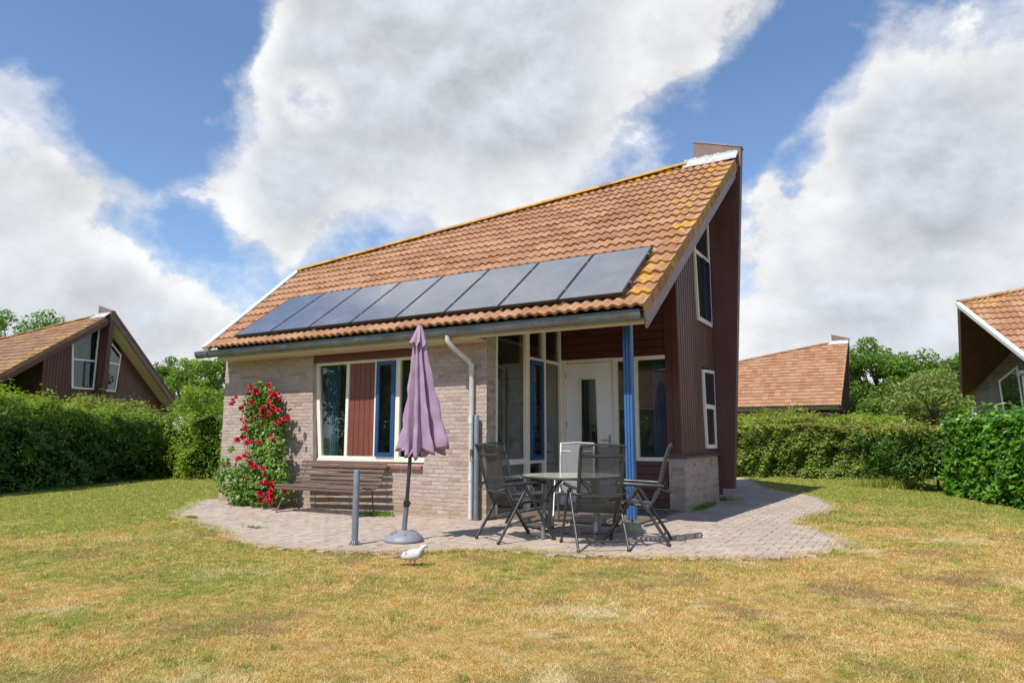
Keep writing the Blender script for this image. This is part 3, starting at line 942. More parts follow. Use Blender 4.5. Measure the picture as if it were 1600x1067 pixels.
def build_house(T, rot, main=False, label='', group=None, wood='brown_paint'):
    root = empty('holiday_house', (float(T[0]), float(T[1]), 0.0), rot, label, 'house', group)
    cr, sr = math.cos(rot), math.sin(rot)
    def Wd(p):
        q = np.asarray(p, float) - O
        return np.array([cr * q[0] - sr * q[1] + T[0], sr * q[0] + cr * q[1] + T[1], q[2]])
    X, Y, Z = np.array([1., 0, 0]), np.array([0, 1., 0]), np.array([0, 0, 1.])
    B = lambda b, n, m, par=root, **k: b.build(n, m, par, O, **k)
    yf = 8.56
    XL, XP = -11.28, -5.38
    xw1 = -6.50                                    # right side of the front window opening
    jamb = lambda z: -8.85 - 0.10 * (z - 0.86) / 1.62 - 0.02
    # --- facade wall: mortar body
    w = MB()
    zt = 2.70
    w.prism([(XL, yf, 0), (jamb(0.78), yf, 0), (jamb(0.78), yf, 0.78), (jamb(zt), yf, zt), (XL, yf, zt)], (0, 0.22, 0))
    w.prism([(jamb(0.78), yf, 0), (xw1, yf, 0), (xw1, yf, 0.78), (jamb(0.78), yf, 0.78)], (0, 0.22, 0))
    w.prism([(xw1, yf, 0), (XP, yf, 0), (XP, yf, zt), (xw1, yf, zt)], (0, 0.26, 0))
    wall = B(w, 'front_wall', 'mortar')
    lw = MB()
    lw.box((-3.42, 11.0, 0), (-3.16, 13.2, 0.862))
    low = B(lw, 'low_wall', 'mortar')
    faces = []
    if main:
        hole = lambda z0, z1: (jamb(z1) - XL, xw1 - XL) if z1 > 0.78 else None
        for e in brick_face(wall, (XL, yf, 0), X, -Y, XP - XL, zt - 0.02, hole): faces.append((e, wall))
        for e in brick_face(wall, (XP, yf - 0.0, 0), Y, X, 0.26, zt - 0.02, None, phase0=0.11): faces.append((e, wall))
        for e in brick_face(low, (-3.16, 11.0, 0), Y, X, 2.2, 0.862, None, phase0=0.05): faces.append((e, low))
        for e in brick_face(low, (-3.42, 11.0, 0), X, -Y, 0.265, 0.862, None, phase0=0.16): faces.append((e, low))
        sc = []
        for e, par in faces:
            u, v, d = proj(Wd(e[0])); view = -np.array(e[0]) + CAMP; view /= np.linalg.norm(view)
            sc.append(-(e[1] * abs(view @ e[4]) * e[2]) / d ** 2 * (0.3 if e[1] < 0.15 else 1))
        od = np.argsort(sc); rest = {wall: MB(), low: MB()}
        for n_, i in enumerate(od):
            e, par = faces[i]; V, Fc = brick_verts(*e)
            if n_ < 300: MB().add(V, Fc).build('brick', 'brick', par, O)
            else: rest[par].add(V, Fc)
        for par, b in rest.items():
            if b.f: b.build('brickwork', 'brick', par, O, kind='stuff')
    else:
        b = MB(); b.prism([(XL, yf - 0.004, 0), (XP, yf - 0.004, 0), (XP, yf - 0.004, 0.77), (XL, yf - 0.004, 0.77)], (0, 0.004, 0))
        b.prism([(XL, yf - 0.004, 0.77), (jamb(0.78) - .01, yf - 0.004, 0.77), (jamb(zt) - .01, yf - 0.004, zt), (XL, yf - 0.004, zt)], (0, 0.004, 0))
        b.prism([(xw1 + .01, yf - 0.004, 0.77), (XP, yf - 0.004, 0.77), (XP, yf - 0.004, zt), (xw1 + .01, yf - 0.004, zt)], (0, 0.004, 0))
        B(b, 'brick_facing', 'far_brick', wall)
        b = MB(); b.box((-3.16, 11.0, 0), (-3.155, 13.2, 0.86)); b.box((-3.42, 10.995, 0), (-3.16, 11.0, 0.86)); B(b, 'brick_facing', 'far_brick', low)
    # cap of the low wall: dark glazed tiles
    for k in range(10):
        y0 = 10.95 + k * 0.226
        cb = MB(); cb.prism([(-3.45 if k == 0 else -3.30, y0 + .004, 0.864), (-3.105, y0 + .004, 0.864), (-3.105, y0 + .004, 0.900), (-3.23, y0 + .004, 0.935), (-3.45 if k == 0 else -3.30, y0 + .004, 0.935)], (0, 0.218, 0))
        B(cb, 'cap_tile', 'cap_tile', low)
    # --- low-end gable wall and back wall (brick), gable wall by the fin (timber)
    g = MB(); pc, pv, pf = np.array([-11.2, 14.5, 0]), np.array([-9.60, 12.2, 0]), np.array([XL + 0.004, yf + 0.225, 0])
    def upto(p, dz=0.27): return np.array([p[0], p[1], zroof(p[0], p[1]) - dz])
    g.prism([pc, pv, upto(pv), upto(pc)], (0.18, 0.13, 0))
    ym = 11.5; pm = pv + (pf - pv) * ((12.2 - ym) / (12.2 - yf))
    g.prism([pv, pf, np.array([pf[0], pf[1], zfront(yf) - 0.27]), upto(pm), upto(pv)], (0.2, 0, 0)); B(g, 'end_wall', 'far_brick')
    bw = MB(); a, b_ = np.array([-11.0, 14.6, 0]), np.array([-4.75, 18.05, 0])
    bw.prism([a, b_, b_ + Z * 2.6, a + Z * 2.6], (0.1, -0.18, 0)); B(bw, 'back_wall', 'far_brick')
    wd_ = (pv - pc) / np.linalg.norm(pv - pc); wn_ = np.array([wd_[1], -wd_[0], 0])
    if wn_[0] > 0: wn_ = -wn_
    if not main:                                  # tall narrow window in the end wall
        wn = obj('window', None, root)
        at = lambda s_, z: pc + wd_ * s_ + wn_ * 0.002 + Z * z
        q = [at(1.05, 0.9), at(1.75, 0.9), at(1.62, 3.35), at(0.92, 2.95)][::-1]
        framed_pane(wn, q, wn_, 0.06, 0.035, 'white_paint', glass='dim_glass', inset=0.014)
        b = MB(); b.beam(at(0.98, 2.0) + wn_ * .02, at(1.70, 2.0) + wn_ * .02, 0.03, 0.06); B(b, 'transom', 'white_paint', wn)
        b = MB(); b.prism([at(1.1, 0.95), at(1.7, 0.95), at(1.62, 1.95), at(1.02, 1.95)], wn_ * 0.008); B(b, 'lower_panel', 'dark_blue_paint', wn)
        b = MB(); b.prism([at(1.02, 2.05), at(1.65, 2.05), at(1.58, 3.2), at(0.98, 2.9)], wn_ * 0.008); B(b, 'blind', 'room_wall', wn)
    # --- roof decks
    t = 0.16
    def slab(pts, n_, th): b = MB(); b.prism([p - n_ * 0.012 for p in pts], -n_ * th); return b
    yv = 13.27
    front = [LB, VB, VT, np.array([R1[0], yv, zfront(yv)]), R1, R0]
    roof = B(slab([LB + UW * .12, VB + X * -0.03 + UW * .12, VT + X * -0.03, R1, R0], UN, t), 'roof', 'deck_dark')
    VT2 = np.array([-2.62, 13.45, zback(-2.62, 13.45)])
    back = B(slab([R0, R1, VT2, BR, BL], _bn, t), 'back_roof', 'roof_tile')
    back['lichen'] = 0.1
    roof_tile_parts(root, roof, Wd, main)
    # boarded underside where the low-end verge flares out beyond the brick wall
    if not main:
        reg = [R0[:2], BL[:2], pc[:2], (pv + wd_ * 0.55)[:2]]
        for k in range(22):
            o0 = -0.05 + k * 0.125; strip = clip_poly(clip_poly(reg, pc[:2] + wn_[:2] * o0, wn_[:2]), pc[:2] + wn_[:2] * (o0 + 0.118), -wn_[:2])
            if len(strip) > 2:
                b = MB(); b.prism([np.array([p[0], p[1], zback(p[0], p[1]) - 0.225]) for p in strip], (0, 0, 0.015)); B(b, 'soffit_plank', 'soffit_wood', back)
        b = MB(); b.beam(R0 - _bn * .09 + X * -.03, BL - _bn * .09 + X * -.03, 0.03, 0.22, up=_bn); B(b, 'back_verge_board', 'brown_paint')
    # white trim on the low-end verge
    vt = MB()
    dL = (R0 - LB); dLn = dL / np.linalg.norm(dL)
    vt.beam(LB + UN * 0.03 - dLn * 0.1 + X * -0.045, R0 + UN * 0.03 + X * -0.045, 0.11, 0.13, up=UN, ch=0.012)
    B(vt, 'verge_trim', 'white_paint')
    # fascia, soffit, gutter
    b = MB(); b.box((-10.98, 8.16, 2.615), (-2.80, 8.20, 2.80)); B(b, 'fascia', 'fascia_cream')
    b = MB(); b.box((-11.02, 8.202, 2.615), (XP + 0.01, 8.57, 2.64)); B(b, 'soffit', 'fascia_cream')
    b = MB(); gr = 0.068; zc = 2.772
    arc = lambda x, r: [np.array([x, 8.085 + r * math.cos(t_), zc + r * 1.7 * math.sin(t_)]) for t_ in np.linspace(math.pi, 2 * math.pi, 11)]
    xg0, xg1 = -11.50, -2.80
    ring = lambda x: arc(x, gr) + arc(x, gr - 0.004)[::-1]
    b.loft([ring(xg0), ring(xg1)], True, True)
    b.tube([(xg0, 8.085 - gr, zc + 0.002), (xg1, 8.085 - gr, zc + 0.002)], 0.009, 8)
    for x in (xg0, xg1): b.add(arc(x, gr), [tuple(range(11))])
    gut = B(b, 'gutter', 'zinc')
    if main:
        x = xg0 + 0.35
        while x < xg1 - 0.1:
            b = MB(); rr = [arc(x - 0.012, gr + 0.004) + arc(x - 0.012, gr)[::-1], arc(x + 0.012, gr + 0.004) + arc(x + 0.012, gr)[::-1]]
            b.loft(rr, False, True); B(b, 'gutter_bracket', 'zinc', gut); x += 0.62
    # bargeboards by the fin: front slope (two layers) and back slope
    b = MB(); b.beam(VB + UN * -0.155 + X * -0.035 - UW * 0.06, VT + UN * -0.155 + X * -0.035 - UW * 0.1, 0.028, 0.13, up=UN); B(b, 'bargeboard', 'verge_grey' if main else 'brown_paint')
    b = MB(); b.beam(VB + UN * -0.26 + X * -0.062 - UW * 0.03, VT + UN * -0.26 + X * -0.062 - UW * 0.2, 0.028, 0.115, up=UN); B(b, 'bargeboard', 'verge_grey' if main else 'brown_paint')
    if not main:
        b = MB(); b.beam(VT2 - _bn * 0.13, BR - _bn * 0.13, 0.03, 0.34, up=_bn); B(b, 'bargeboard', 'brown_paint')
        b = MB(); b.beam(VT2 + _bn * 0.055 + GN * .01, BR + _bn * 0.055 + GN * .01, 0.06, 0.09, up=_bn); o_ = B(b, 'verge_tile', 'roof_tile'); o_['lichen'] = .1
        pts = [GP, np.array([-2.66, 13.5, 0]), BR * [1, 1, 0] - GN * .04, BR * [1, 1, 0] - GN * .56]
        b = MB(); b.prism([np.array([p[0], p[1], zback(p[0], p[1]) - 0.31]) for p in pts], -_bn * 0.02); B(b, 'soffit', 'fascia_cream', back)
        b = MB(); b.beam(BR - ED * 1.2 - Z * .16, BR - ED * .05 - Z * .16, 0.03, 0.18); B(b, 'fascia', 'fascia_cream')
        e0 = BR - GD * 1.2
        b = MB(); b.prism([BR - GN * .04 - Z * .25, e0 - GN * .04 + Z * (2.63 - e0[2]), e0 - GN * .7 + Z * (2.63 - e0[2]), BR - GN * .7 - Z * .25], (0, 0, -0.02)); B(b, 'eave_box', 'fascia_cream')
    # sloping porch ceiling
    b = MB(); b.prism([(-5.34, 8.2, zfront(8.2) - 0.25), (-2.80, 8.2, zfront(8.2) - 0.25), (-2.70, 13.27, zfront(13.27) - 0.25), (-5.34, 13.27, zfront(13.27) - 0.25)], UN * 0.02); B(b, 'porch_ceiling', 'dark_siding')
    # --- fin
    fin = [(-2.905, 13.3, 0.25), (-2.49, 13.3, 6.845), (-3.415, 13.3, 7.145), (-3.6, 13.3, 5.9), (-3.6, 13.3, 0.25)]
    b = MB(); b.prism(fin[:1] + [(-2.515, 13.3, 6.45), (-3.6, 13.3, 6.45)] + fin[4:], (0, 0.19, 0)); fo = B(b, 'fin', 'fin_paint')
    b = MB(); b.prism([(-2.513, 13.298, 6.455), (-2.49, 13.298, 6.845), (-3.415, 13.298, 7.145), (-3.44, 13.298, 6.455)], (0, 0.194, 0)); B(b, 'fin_top', 'fin_weathered', fo)
    b = MB(); b.beam((-3.43, 13.395, 7.157), (-2.47, 13.395, 6.852), 0.22, 0.02); B(b, 'coping', 'verge_grey', fo)
    b = MB(); b.box((-3.17, 13.22, 0.14), (-3.10, 13.296, 0.9)); B(b, 'corner_board', 'brown_paint')
    # lead/white flashing between roof and fin
    b = MB()
    nfl = 9
    for k in range(nfl):
        xa = -3.60 + k * (1.05 / nfl); xb = xa + 1.05 / nfl + 0.012; yb = 13.24 + random.uniform(-.03, .02)
        b.prism([np.array([xa, 13.02 + random.uniform(-.03, .03), 0]) * [1, 1, 0] + Z * (zfront(13.02) + 0.085), np.array([xb, 13.03, zfront(13.03) + 0.085]),
                 np.array([xb, 13.294, zfront(13.294) + 0.11]), np.array([xa, 13.294, zfront(13.294) + 0.11])], (0, 0, 0.02))
        b.prism([(xa, 13.27, zfront(13.294) + 0.10), (xb - .012, 13.27, zfront(13.294) + 0.10), (xb - .012, 13.27, zfront(13.294) + 0.15 + .02 * (k % 2)), (xa, 13.27, zfront(13.294) + 0.15)], (0, 0.026, 0))
    B(b, 'flashing', 'flash_white')
    # --- timber gable wall: vertical planks on a backing, window openings by the fin
    xs = -3.20
    def wins(y):    # openings (zlo, zhi) crossed by a plank centred at y
        o = []
        if 12.45 < y < 13.25: o.append((0.99, 2.47))
        if 12.20 < y < 13.25: o.append((3.28, 9.0))
        if not main and 13.55 < y < 14.62: o.append((3.28, 5.55 if y < 14.3 else 5.0))
        return o
    gw = MB()
    def back_seg(y0, y1, z0, z1f): gw.prism([(xs - 0.05, y0, z0), (xs - 0.05, y1, z0), (xs - 0.05, y1, z1f(y1)), (xs - 0.05, y0, z1f(y0))], (0.03, 0, 0))
    topf = lambda y: zroof(xs, y) - 0.26
    cst = lambda z: (lambda y: z)
    back_seg(11.0, 12.20, 0.9, topf); back_seg(12.20, 12.45, 0.9, cst(3.28)); back_seg(12.45, 13.3, 0.90, cst(0.99)); back_seg(12.45, 13.3, 2.47, cst(3.28))
    gable = B(gw, 'gable_wall', 'dark_siding')
    joined = MB()
    y = 11.0; pw = 0.1333; yend = 13.29
    while y < yend - 0.02:
        y1 = min(y + pw, yend)
        cuts = wins((y + y1) / 2); res = []; lo = 0.92
        for (a, c) in cuts:
            if a > lo: res.append((lo, a))
            lo = c
        if lo < 8: res.append((lo, None))
        for (za, zb) in res:
            t0 = topf(y) if zb is None else zb; t1 = topf(y1) if zb is None else zb
            if t0 - za < 0.03: continue
            m = MB() if main else joined
            gpp = 0.006
            m.prism([(xs, y + gpp, za), (xs, y1 - gpp, za), (xs, y1 - gpp, t1), (xs, y + gpp, t0)], (-0.018, 0, 0))
            m.prism([(xs + 0.008, y + 0.03, za + .001), (xs + 0.008, y1 - 0.05, za + .001), (xs + 0.008, y1 - 0.05, t1 - .002), (xs + 0.008, y + 0.03, t0 - .002)], (-0.008, 0, 0))
            if main: B(m, 'plank', wood, gable)
        y = y1
    # back half of the gable
    gb = MB(); gt = lambda s_: zback(*(GP + GD * s_)[:2]) - 0.30
    q3 = lambda s_, z, o_=0.0: GP + GD * s_ + GN * o_ + Z * z
    segs = [(0, 4.85, 0.0, None)] if main else [(0, 1.16, 0.0, 3.30), (1.16, 4.85, 0.0, None), (0.0, 1.16, 5.6, None)]
    for s0, s1, z0, z1 in segs: gb.prism([q3(s0, z0, -.05), q3(s1, z0, -.05), q3(s1, z1 or gt(s1), -.05), q3(s0, z1 or gt(s0), -.05)], GN * 0.03)
    B(gb, 'rear_gable_wall', 'dark_siding')
    if not main:
        s_ = 0.0
        while s_ < 4.8:
            e_ = s_ + pw; m_ = s_ + pw / 2
            for za, zb in ([(0.0, 3.28), (5.6, None)] if m_ < 1.14 else [(0.0, None)]):
                if (zb or gt(e_)) - za > .03:
                    joined.prism([q3(s_ + .006, za), q3(e_ - .006, za), q3(e_ - .006, zb or gt(e_)), q3(s_ + .006, zb or gt(s_))], GN * -0.018)
            s_ = e_
        B(joined, 'planking', wood, gable, kind='stuff')
    # front face of that timber corner
    for k, (xa, xb) in enumerate(((-3.425, -3.318), (-3.312, -3.203))):
        b = MB(); b.prism([(xa, 10.985, 0.935), (xb, 10.985, 0.935), (xb, 10.985, zfront(10.985) - 0.26), (xa, 10.985, zfront(10.985) - 0.26)], (0, 0.03, 0)); B(b, 'corner_plank', 'dark_siding')
    # gable windows: tall slanted upper one, narrow lower one
    w1 = obj('window', None, root)
    framed_pane(w1, [(xs, 12.24, 3.30), (xs, 13.22, 3.30), (xs, 13.28, topf(13.28) - 0.0), (xs, 12.06, topf(12.06))], X, 0.075, 0.04, 'white_paint', glass='dim_glass')
    b = MB(); b.box((xs + 0.002, 12.2, 4.55), (xs + 0.036, 13.2, 4.62)); B(b, 'transom', 'white_paint', w1)
    framed_pane(w1, [(xs + 0.004, 12.72, 3.38), (xs + 0.004, 13.14, 3.38), (xs + 0.004, 13.16, 4.55), (xs + 0.004, 12.68, 4.55)], X, 0.07, 0.045, 'shaded_blue_paint', pane=False, name='casement')
    w2 = obj('window', None, root)
    framed_pane(w2, [(xs, 12.50, 1.00), (xs, 13.22, 1.00), (xs, 13.22, 2.46), (xs, 12.42, 2.42)], X, 0.07, 0.04, 'white_paint', glass='dim_glass')
    b = MB(); b.box((xs + 0.002, 12.46, 1.72), (xs + 0.036, 13.2, 1.80)); B(b, 'transom', 'white_paint', w2)
    framed_pane(w2, [(xs + 0.004, 12.53, 1.80), (xs + 0.004, 13.15, 1.80), (xs + 0.004, 13.15, 2.39), (xs + 0.004, 12.5, 2.37)], X, 0.05, 0.042, 'shaded_blue_paint', pane=False, name='casement')
    if not main:
        w3 = obj('window', None, root)
        framed_pane(w3, [q3(.03, 3.28), q3(1.02, 3.28), q3(1.20, 5.05), q3(.03, 5.85)], GN, 0.07, 0.05, 'white_paint', glass='dim_glass')
        b = MB(); b.prism([q3(.05, 4.55, .002), q3(1.12, 4.55, .002), q3(1.12, 4.63, .002), q3(.05, 4.63, .002)], GN * 0.045); B(b, 'transom', 'white_paint', w3)
        framed_pane(w3, [q3(.10, 3.36, .004), q3(.46, 3.36, .004), q3(.46, 4.53, .004), q3(.10, 4.53, .004)], GN, 0.06, 0.05, 'shaded_blue_paint', pane=False, name='casement')
        # net curtain gathered to the side behind the left gable window
        rows = []
        for zz in np.linspace(3.4, 5.6, 9):
            wd = 0.78 if zz > 4.5 else 0.78 - 0.5 * (4.5 - zz) / 1.1
            rows.append([np.array([xs - 0.20 + 0.03 * math.sin(s * 44), 12.2 + wd * s, zz]) for s in np.linspace(0, 1, 40)])
        b = MB(); b.loft(rows, True, False, closed=False); B(b, 'net_curtain', 'curtain_white', w1)
    # --- door wall and porch glazing
    yd = 11.0
    def board_rows(x0, x1, z0, z1, par, h=0.135):
        z = z0
        while z < z1 - 0.02:
            zz = min(z + h, z1)
            b = MB(); b.prism([(x0, yd - 0.012, z + 0.004), (x1, yd - 0.012, z + 0.004), (x1, yd - 0.003, zz - 0.006), (x0, yd - 0.003, zz - 0.006)], (0, 0.03, 0)); B(b, 'board', 'dark_siding', par); z = zz
    pw_ = MB(); pw_.box((-5.28, yd + 0.03, 2.55), (-3.2, yd + 0.08, zfront(yd) - 0.3)); pwall = B(pw_, 'porch_wall', 'deck_dark')
    pw_ = MB(); pw_.box((-4.29, yd + 0.03, 0.0), (-3.42, yd + 0.08, 0.80)); B(pw_, 'lower_panel', 'deck_dark')
    if main:
        board_rows(-5.27, -3.43, 2.555, zfront(yd) - 0.28, pwall); board_rows(-4.28, -3.43, 0.06, 0.815, pwall)
    b = MB(); b.box((-4.29, yd - 0.03, 0.0), (-3.42, yd + 0.03, 0.055)); B(b, 'plinth', 'cream_paint', pwall)
    b = MB()
    b.box((-5.33, yd - 0.05, 0.0), (-5.235, yd + 0.05, 2.555)); b.box((-5.235, yd - 0.03, 2.495), (-4.335, yd + 0.05, 2.555)); b.box((-4.335, yd - 0.04, 0.0), (-4.265, yd + 0.05, 2.55))
    df = B(b, 'door_frame', 'cream_paint')
    # door leaf: built round its slanted glass
    gl = [(-4.985, 0.30), (-4.595, 0.30), (-4.635, 2.235), (-4.975, 2.235)]
    x0, x1, z0, z1 = -5.228, -4.342, 0.03, 2.488
    b = MB(); yA = yd - 0.005
    P3 = lambda p: (p[0], yA, p[1])
    oc = [(x0, z0), (x1, z0), (x1, z1), (x0, z1)]
    for i in range(4):
        k = (i + 1) % 4; b.prism([P3(oc[i]), P3(oc[k]), P3(gl[k]), P3(gl[i])], (0, 0.045, 0))
    door = B(b, 'door', 'white_paint')
    framed_pane(door, [(p[0], yA, p[1]) for p in gl], -Y, 0.035, 0.012, 'cream_paint', pane=False, name='glazing_bead')
    b = MB(); b.prism([(p[0], yA + 0.02, p[1]) for p in gl], (0, 0.006, 0)); B(b, 'pane', 'window_glass', door)
    b = MB(); b.box((-4.440, yA - 0.012, 1.02), (-4.400, yA, 1.24)); b.tube([(-4.42, yA, 1.15), (-4.42, yA - 0.055, 1.15), (-4.56, yA - 0.055, 1.155)], 0.010, 8); B(b, 'handle', 'chair_light', door)
    for hz in (0.35, 1.42, 2.28):
        b = MB(); b.tube([(-5.233, yA - 0.012, hz - 0.055), (-5.233, yA - 0.012, hz + 0.055)], 0.011, 8); B(b, 'hinge', 'grey_steel', door)
    sw = obj('window', None, root)
    b = MB(); b.box((-4.265, yd - 0.03, 2.485), (-3.425, yd + 0.05, 2.548)); b.box((-3.985, yd - 0.03, 0.875), (-3.905, yd + 0.05, 2.485)); b.box((-4.265, yd - 0.035, 0.815), (-3.425, yd + 0.05, 0.875))
    B(b, 'frame', 'cream_paint', sw)
    for xa, xb in ((-4.263, -3.987), (-3.903, -3.43)):
        b = MB(); b.box((xa, yd + 0.005, 0.877), (xb, yd + 0.011, 2.483)); B(b, 'pane', 'window_glass', sw)
    # glazed side of the porch, facing +x
    gz_ = obj('glazed_wall', None, root)
    gx = lambda y: -5.372 + 0.07 * (y - 8.8) / 2.2
    top = lambda y: zfront(y) - 0.24
    def upright(y0, y1, z0=0.0, z1=None, m='cream_paint', d=0.05, n='mullion'):
        b = MB(); b.prism([(gx(y0), y0, z0), (gx(y0), y1, z0), (gx(y0), y1, z1 or top(y1)), (gx(y0), y0, z1 or top(y0))], (-d, 0, 0)); return B(b, n, m, gz_)
    upright(8.822, 8.87); upright(9.70, 9.84); upright(10.29, 10.385, 0.0); upright(10.905, 10.948)
    for (ya, yb, za, zb) in ((9.842, 10.288, 2.468, 2.518), (10.387, 10.903, 2.468, 2.518), (8.872, 9.698, 0.78, 0.86), (9.842, 10.288, 0.78, 0.83), (8.872, 10.9, 0.0, 0.07)):
        b = MB(); b.box((gx(ya) - 0.05, ya, za), (gx(ya) - 0.002, yb, zb)); B(b, 'rail', 'cream_paint', gz_)
    framed_pane(gz_, [(gx(9.85), 9.846, 0.835), (gx(9.85), 10.286, 0.835), (gx(9.85), 10.286, 2.464), (gx(9.85), 9.846, 2.464)], X, 0.075, 0.03, 'dark_blue_paint', pane=False, name='casement')
    for (ya, yb, za, zb) in ((8.87, 9.70, 0.86, None), (9.84, 10.29, 0.84, 2.468), (9.84, 10.29, 2.518, None), (10.385, 10.905, 0.07, 2.468), (10.385, 10.905, 2.518, None), (8.87, 9.70, 0.07, 0.78), (9.84, 10.29, 0.07, 0.78)):
        b = MB(); x = gx(ya) - 0.028; b.prism([(x, ya, za), (x, yb, za), (x, yb, zb or top(yb)), (x, ya, zb or top(ya))], (-0.006, 0, 0)); B(b, 'pane', 'window_glass', gz_)
    # --- front window
    yw = yf + 0.085
    fwn = obj('window', None, root)
    b = MB()
    zb0, zt0 = 0.845, 2.485
    jl = lambda z: -8.995 + 0.157 * (2.47 - z) / 1.63
    fr = [(jl(zb0), zb0), (xw1 - 0.0, zb0), (xw1, zt0), (jl(zt0), zt0)]
    b.prism([(jl(zb0), yw, zb0), (jl(zb0) + 0.075, yw, zb0), (jl(zt0) + 0.075, yw, zt0), (jl(zt0), yw, zt0)], (0, 0.07, 0))
    b.prism([(xw1 - 0.06, yw, zb0), (xw1, yw, zb0), (xw1, yw, zt0), (xw1 - 0.06, yw, zt0)], (0, 0.07, 0))
    b.box((jl(zb0) + 0.072, yw + 0.002, zb0), (xw1 - 0.06, yw + 0.07, zb0 + 0.045)); b.box((jl(zt0) + 0.05, yw + 0.002, zt0 - 0.045), (xw1 - 0.06, yw + 0.07, zt0))
    for xa, xb in ((-8.250, -8.188), (-7.615, -7.563), (-7.172, -7.088)): b.box((xa, yw + 0.001, zb0 + 0.045), (xb, yw + 0.07, zt0 - 0.045))
    B(b, 'frame', 'cream_paint', fwn)
    b = MB(); b.box((jl(zb0) - 0.0, yw - 0.03, zb0 - 0.035), (xw1, yw + 0.05, zb0 - 0.002)); B(b, 'sill_bar', 'cream_paint', fwn)
    for k in range(5):
        wk = (8.186 - 7.617) / 5; xa = -8.186 + k * wk
        b = MB(); b.box((xa + 0.003, yw + 0.022, zb0 + 0.046), (xa + wk - 0.003, yw + 0.05, zt0 - 0.046), 0.004); B(b, 'plank', 'red_brown_paint', fwn)
    b = MB(); b.box((-8.187, yw + 0.046, zb0 + 0.046), (-7.616, yw + 0.06, zt0 - 0.046)); B(b, 'backing', 'deck_dark', fwn)
    framed_pane(fwn, [(-7.560, yw, zb0 + .047), (-7.175, yw, zb0 + .047), (-7.175, yw, zt0 - .047), (-7.560, yw, zt0 - .047)], -Y, 0.066, 0.03, 'dark_blue_paint', pane=False, name='casement')
    for xa, xb in ((jl(1.5) + 0.0, -8.25), (-7.52, -7.21), (-7.088, xw1 - 0.06)):
        b = MB(); b.prism([((jl(zb0) + .07) if xa < -8.8 else xa, yw + 0.035, zb0 + 0.04), (xb, yw + 0.035, zb0 + 0.04), (xb, yw + 0.035, zt0 - 0.04), ((jl(zt0) + .07) if xa < -8.8 else xa, yw + 0.035, zt0 - 0.04)], (0, 0.006, 0)); B(b, 'pane', 'window_glass', fwn)
    b = MB(); b.box((jamb(2.6) - 0.0, yf + 0.03, zt0 + 0.002), (xw1, yf + 0.10, 2.70)); B(b, 'lintel_board', 'brown_paint', fwn)
    for k in range(11):
        xa = -8.90 + k * 0.216
        b = MB(); b.prism([(xa + .004, yf - 0.055, 0.755), (xa + .212, yf - 0.055, 0.755), (xa + .212, yf + 0.08, 0.795), (xa + .004, yf + 0.08, 0.795)], (0, 0, -0.045)); B(b, 'sill_tile', 'sill_tile', fwn)
    # --- porch post, downpipe
    b = MB(); px, py_ = -3.235, 8.77
    for dx, dy in ((-.040, -.03), (0, -.035), (.040, -.03)):
        b.box((px + dx - .0175, py_ + dy - .035, 0.13), (px + dx + .0175, py_ + dy + .05, zfront(8.75) - 0.27), 0.006)
    b.box((px - .054, py_ + .0, 0.131), (px + .054, py_ + .045, zfront(8.75) - 0.272))
    post = B(b, 'porch_post', 'blue_paint')
    b = MB(); b.tube([(px, py_, 0.0), (px, py_, 0.15)], 0.016, 8); B(b, 'post_foot', 'grey_steel', post)
    if main:
        b = MB(); pd = -5.60; yb_ = yf - 0.065
        b.tube([(pd - 0.16, 8.085, 2.73), (pd - 0.16, 8.09, 2.60), (pd - 0.14, 8.13, 2.54), (pd - 0.02, yb_ - 0.05, 2.33), (pd, yb_, 2.25), (pd, yb_, 0.03)], 0.036, 14)
        for z in (2.24, 1.45, 0.62): b.tube([(pd, yb_, z - 0.05), (pd, yb_, z + 0.05)], 0.042, 14)
        B(b, 'downpipe', 'pvc_white')
    # --- rooms behind the glass
    b = MB(); b.box((-9.3, 8.8, 0.012), (-3.26, 13.2, 0.05)); B(b, 'room_floor', 'room_floor')
    b = MB(); b.box((-9.3, 12.6, 0.06), (-3.30, 12.7, 5.2)); B(b, 'room_wall', 'room_wall')
    b = MB(); b.box((-9.3, 8.79, 2.9), (-6.2, 12.6, 2.95)); b.box((-9.35, 8.8, 0.06), (-9.31, 12.6, 2.9)); B(b, 'room_ceiling', 'room_wall')
    b = MB(); b.box((-6.45, 8.84, 0.06), (-6.40, 10.6, 2.9)); B(b, 'partition', 'room_wall')
    if main:
        st = obj('staircase', None, root)
        for k in range(11):
            b = MB(); b.box((-6.35 + 0.0, 11.9 - k * 0.14, 0.25 + k * 0.22), (-5.75, 12.15 - k * 0.14, 0.29 + k * 0.22)); B(b, 'tread', 'stair_wood', st)
        for xx in (-6.38, -5.72):
            b = MB(); b.beam((xx, 12.1, 0.1), (xx, 10.4, 2.75), 0.04, 0.2); B(b, 'string_board', 'stair_wood', st)
    return root


build_house((O[0], O[1]), 0.0, True, 'brick and brown timber holiday house with solar panels and a blue porch post', wood='gable_sheen_paint')
hL = build_house((-35.115, 14.106), rad(4.52), False, 'dark brown timber gable house behind the dark hedge on the left', 'neighbouring houses')
for o_ in hL.children_recursive:
    if o_.type == 'MESH' and o_.data.materials and o_.data.materials[0].name == 'roof_tile': o_['brown'] = 1.0
build_house((-7.186, 40.897), rad(-0.25), False, 'distant house behind the right hedge showing its whole orange tiled roof', 'neighbouring houses')
build_house((6.563, 23.254), rad(6.76), False, 'brick house cut by the right edge, with a boarded overhang and white verge', 'neighbouring houses')

build_house((-16.0, -20.0), rad(172), False, 'house behind the viewer, its tiled roof mirrored in the porch windows', 'neighbouring houses')


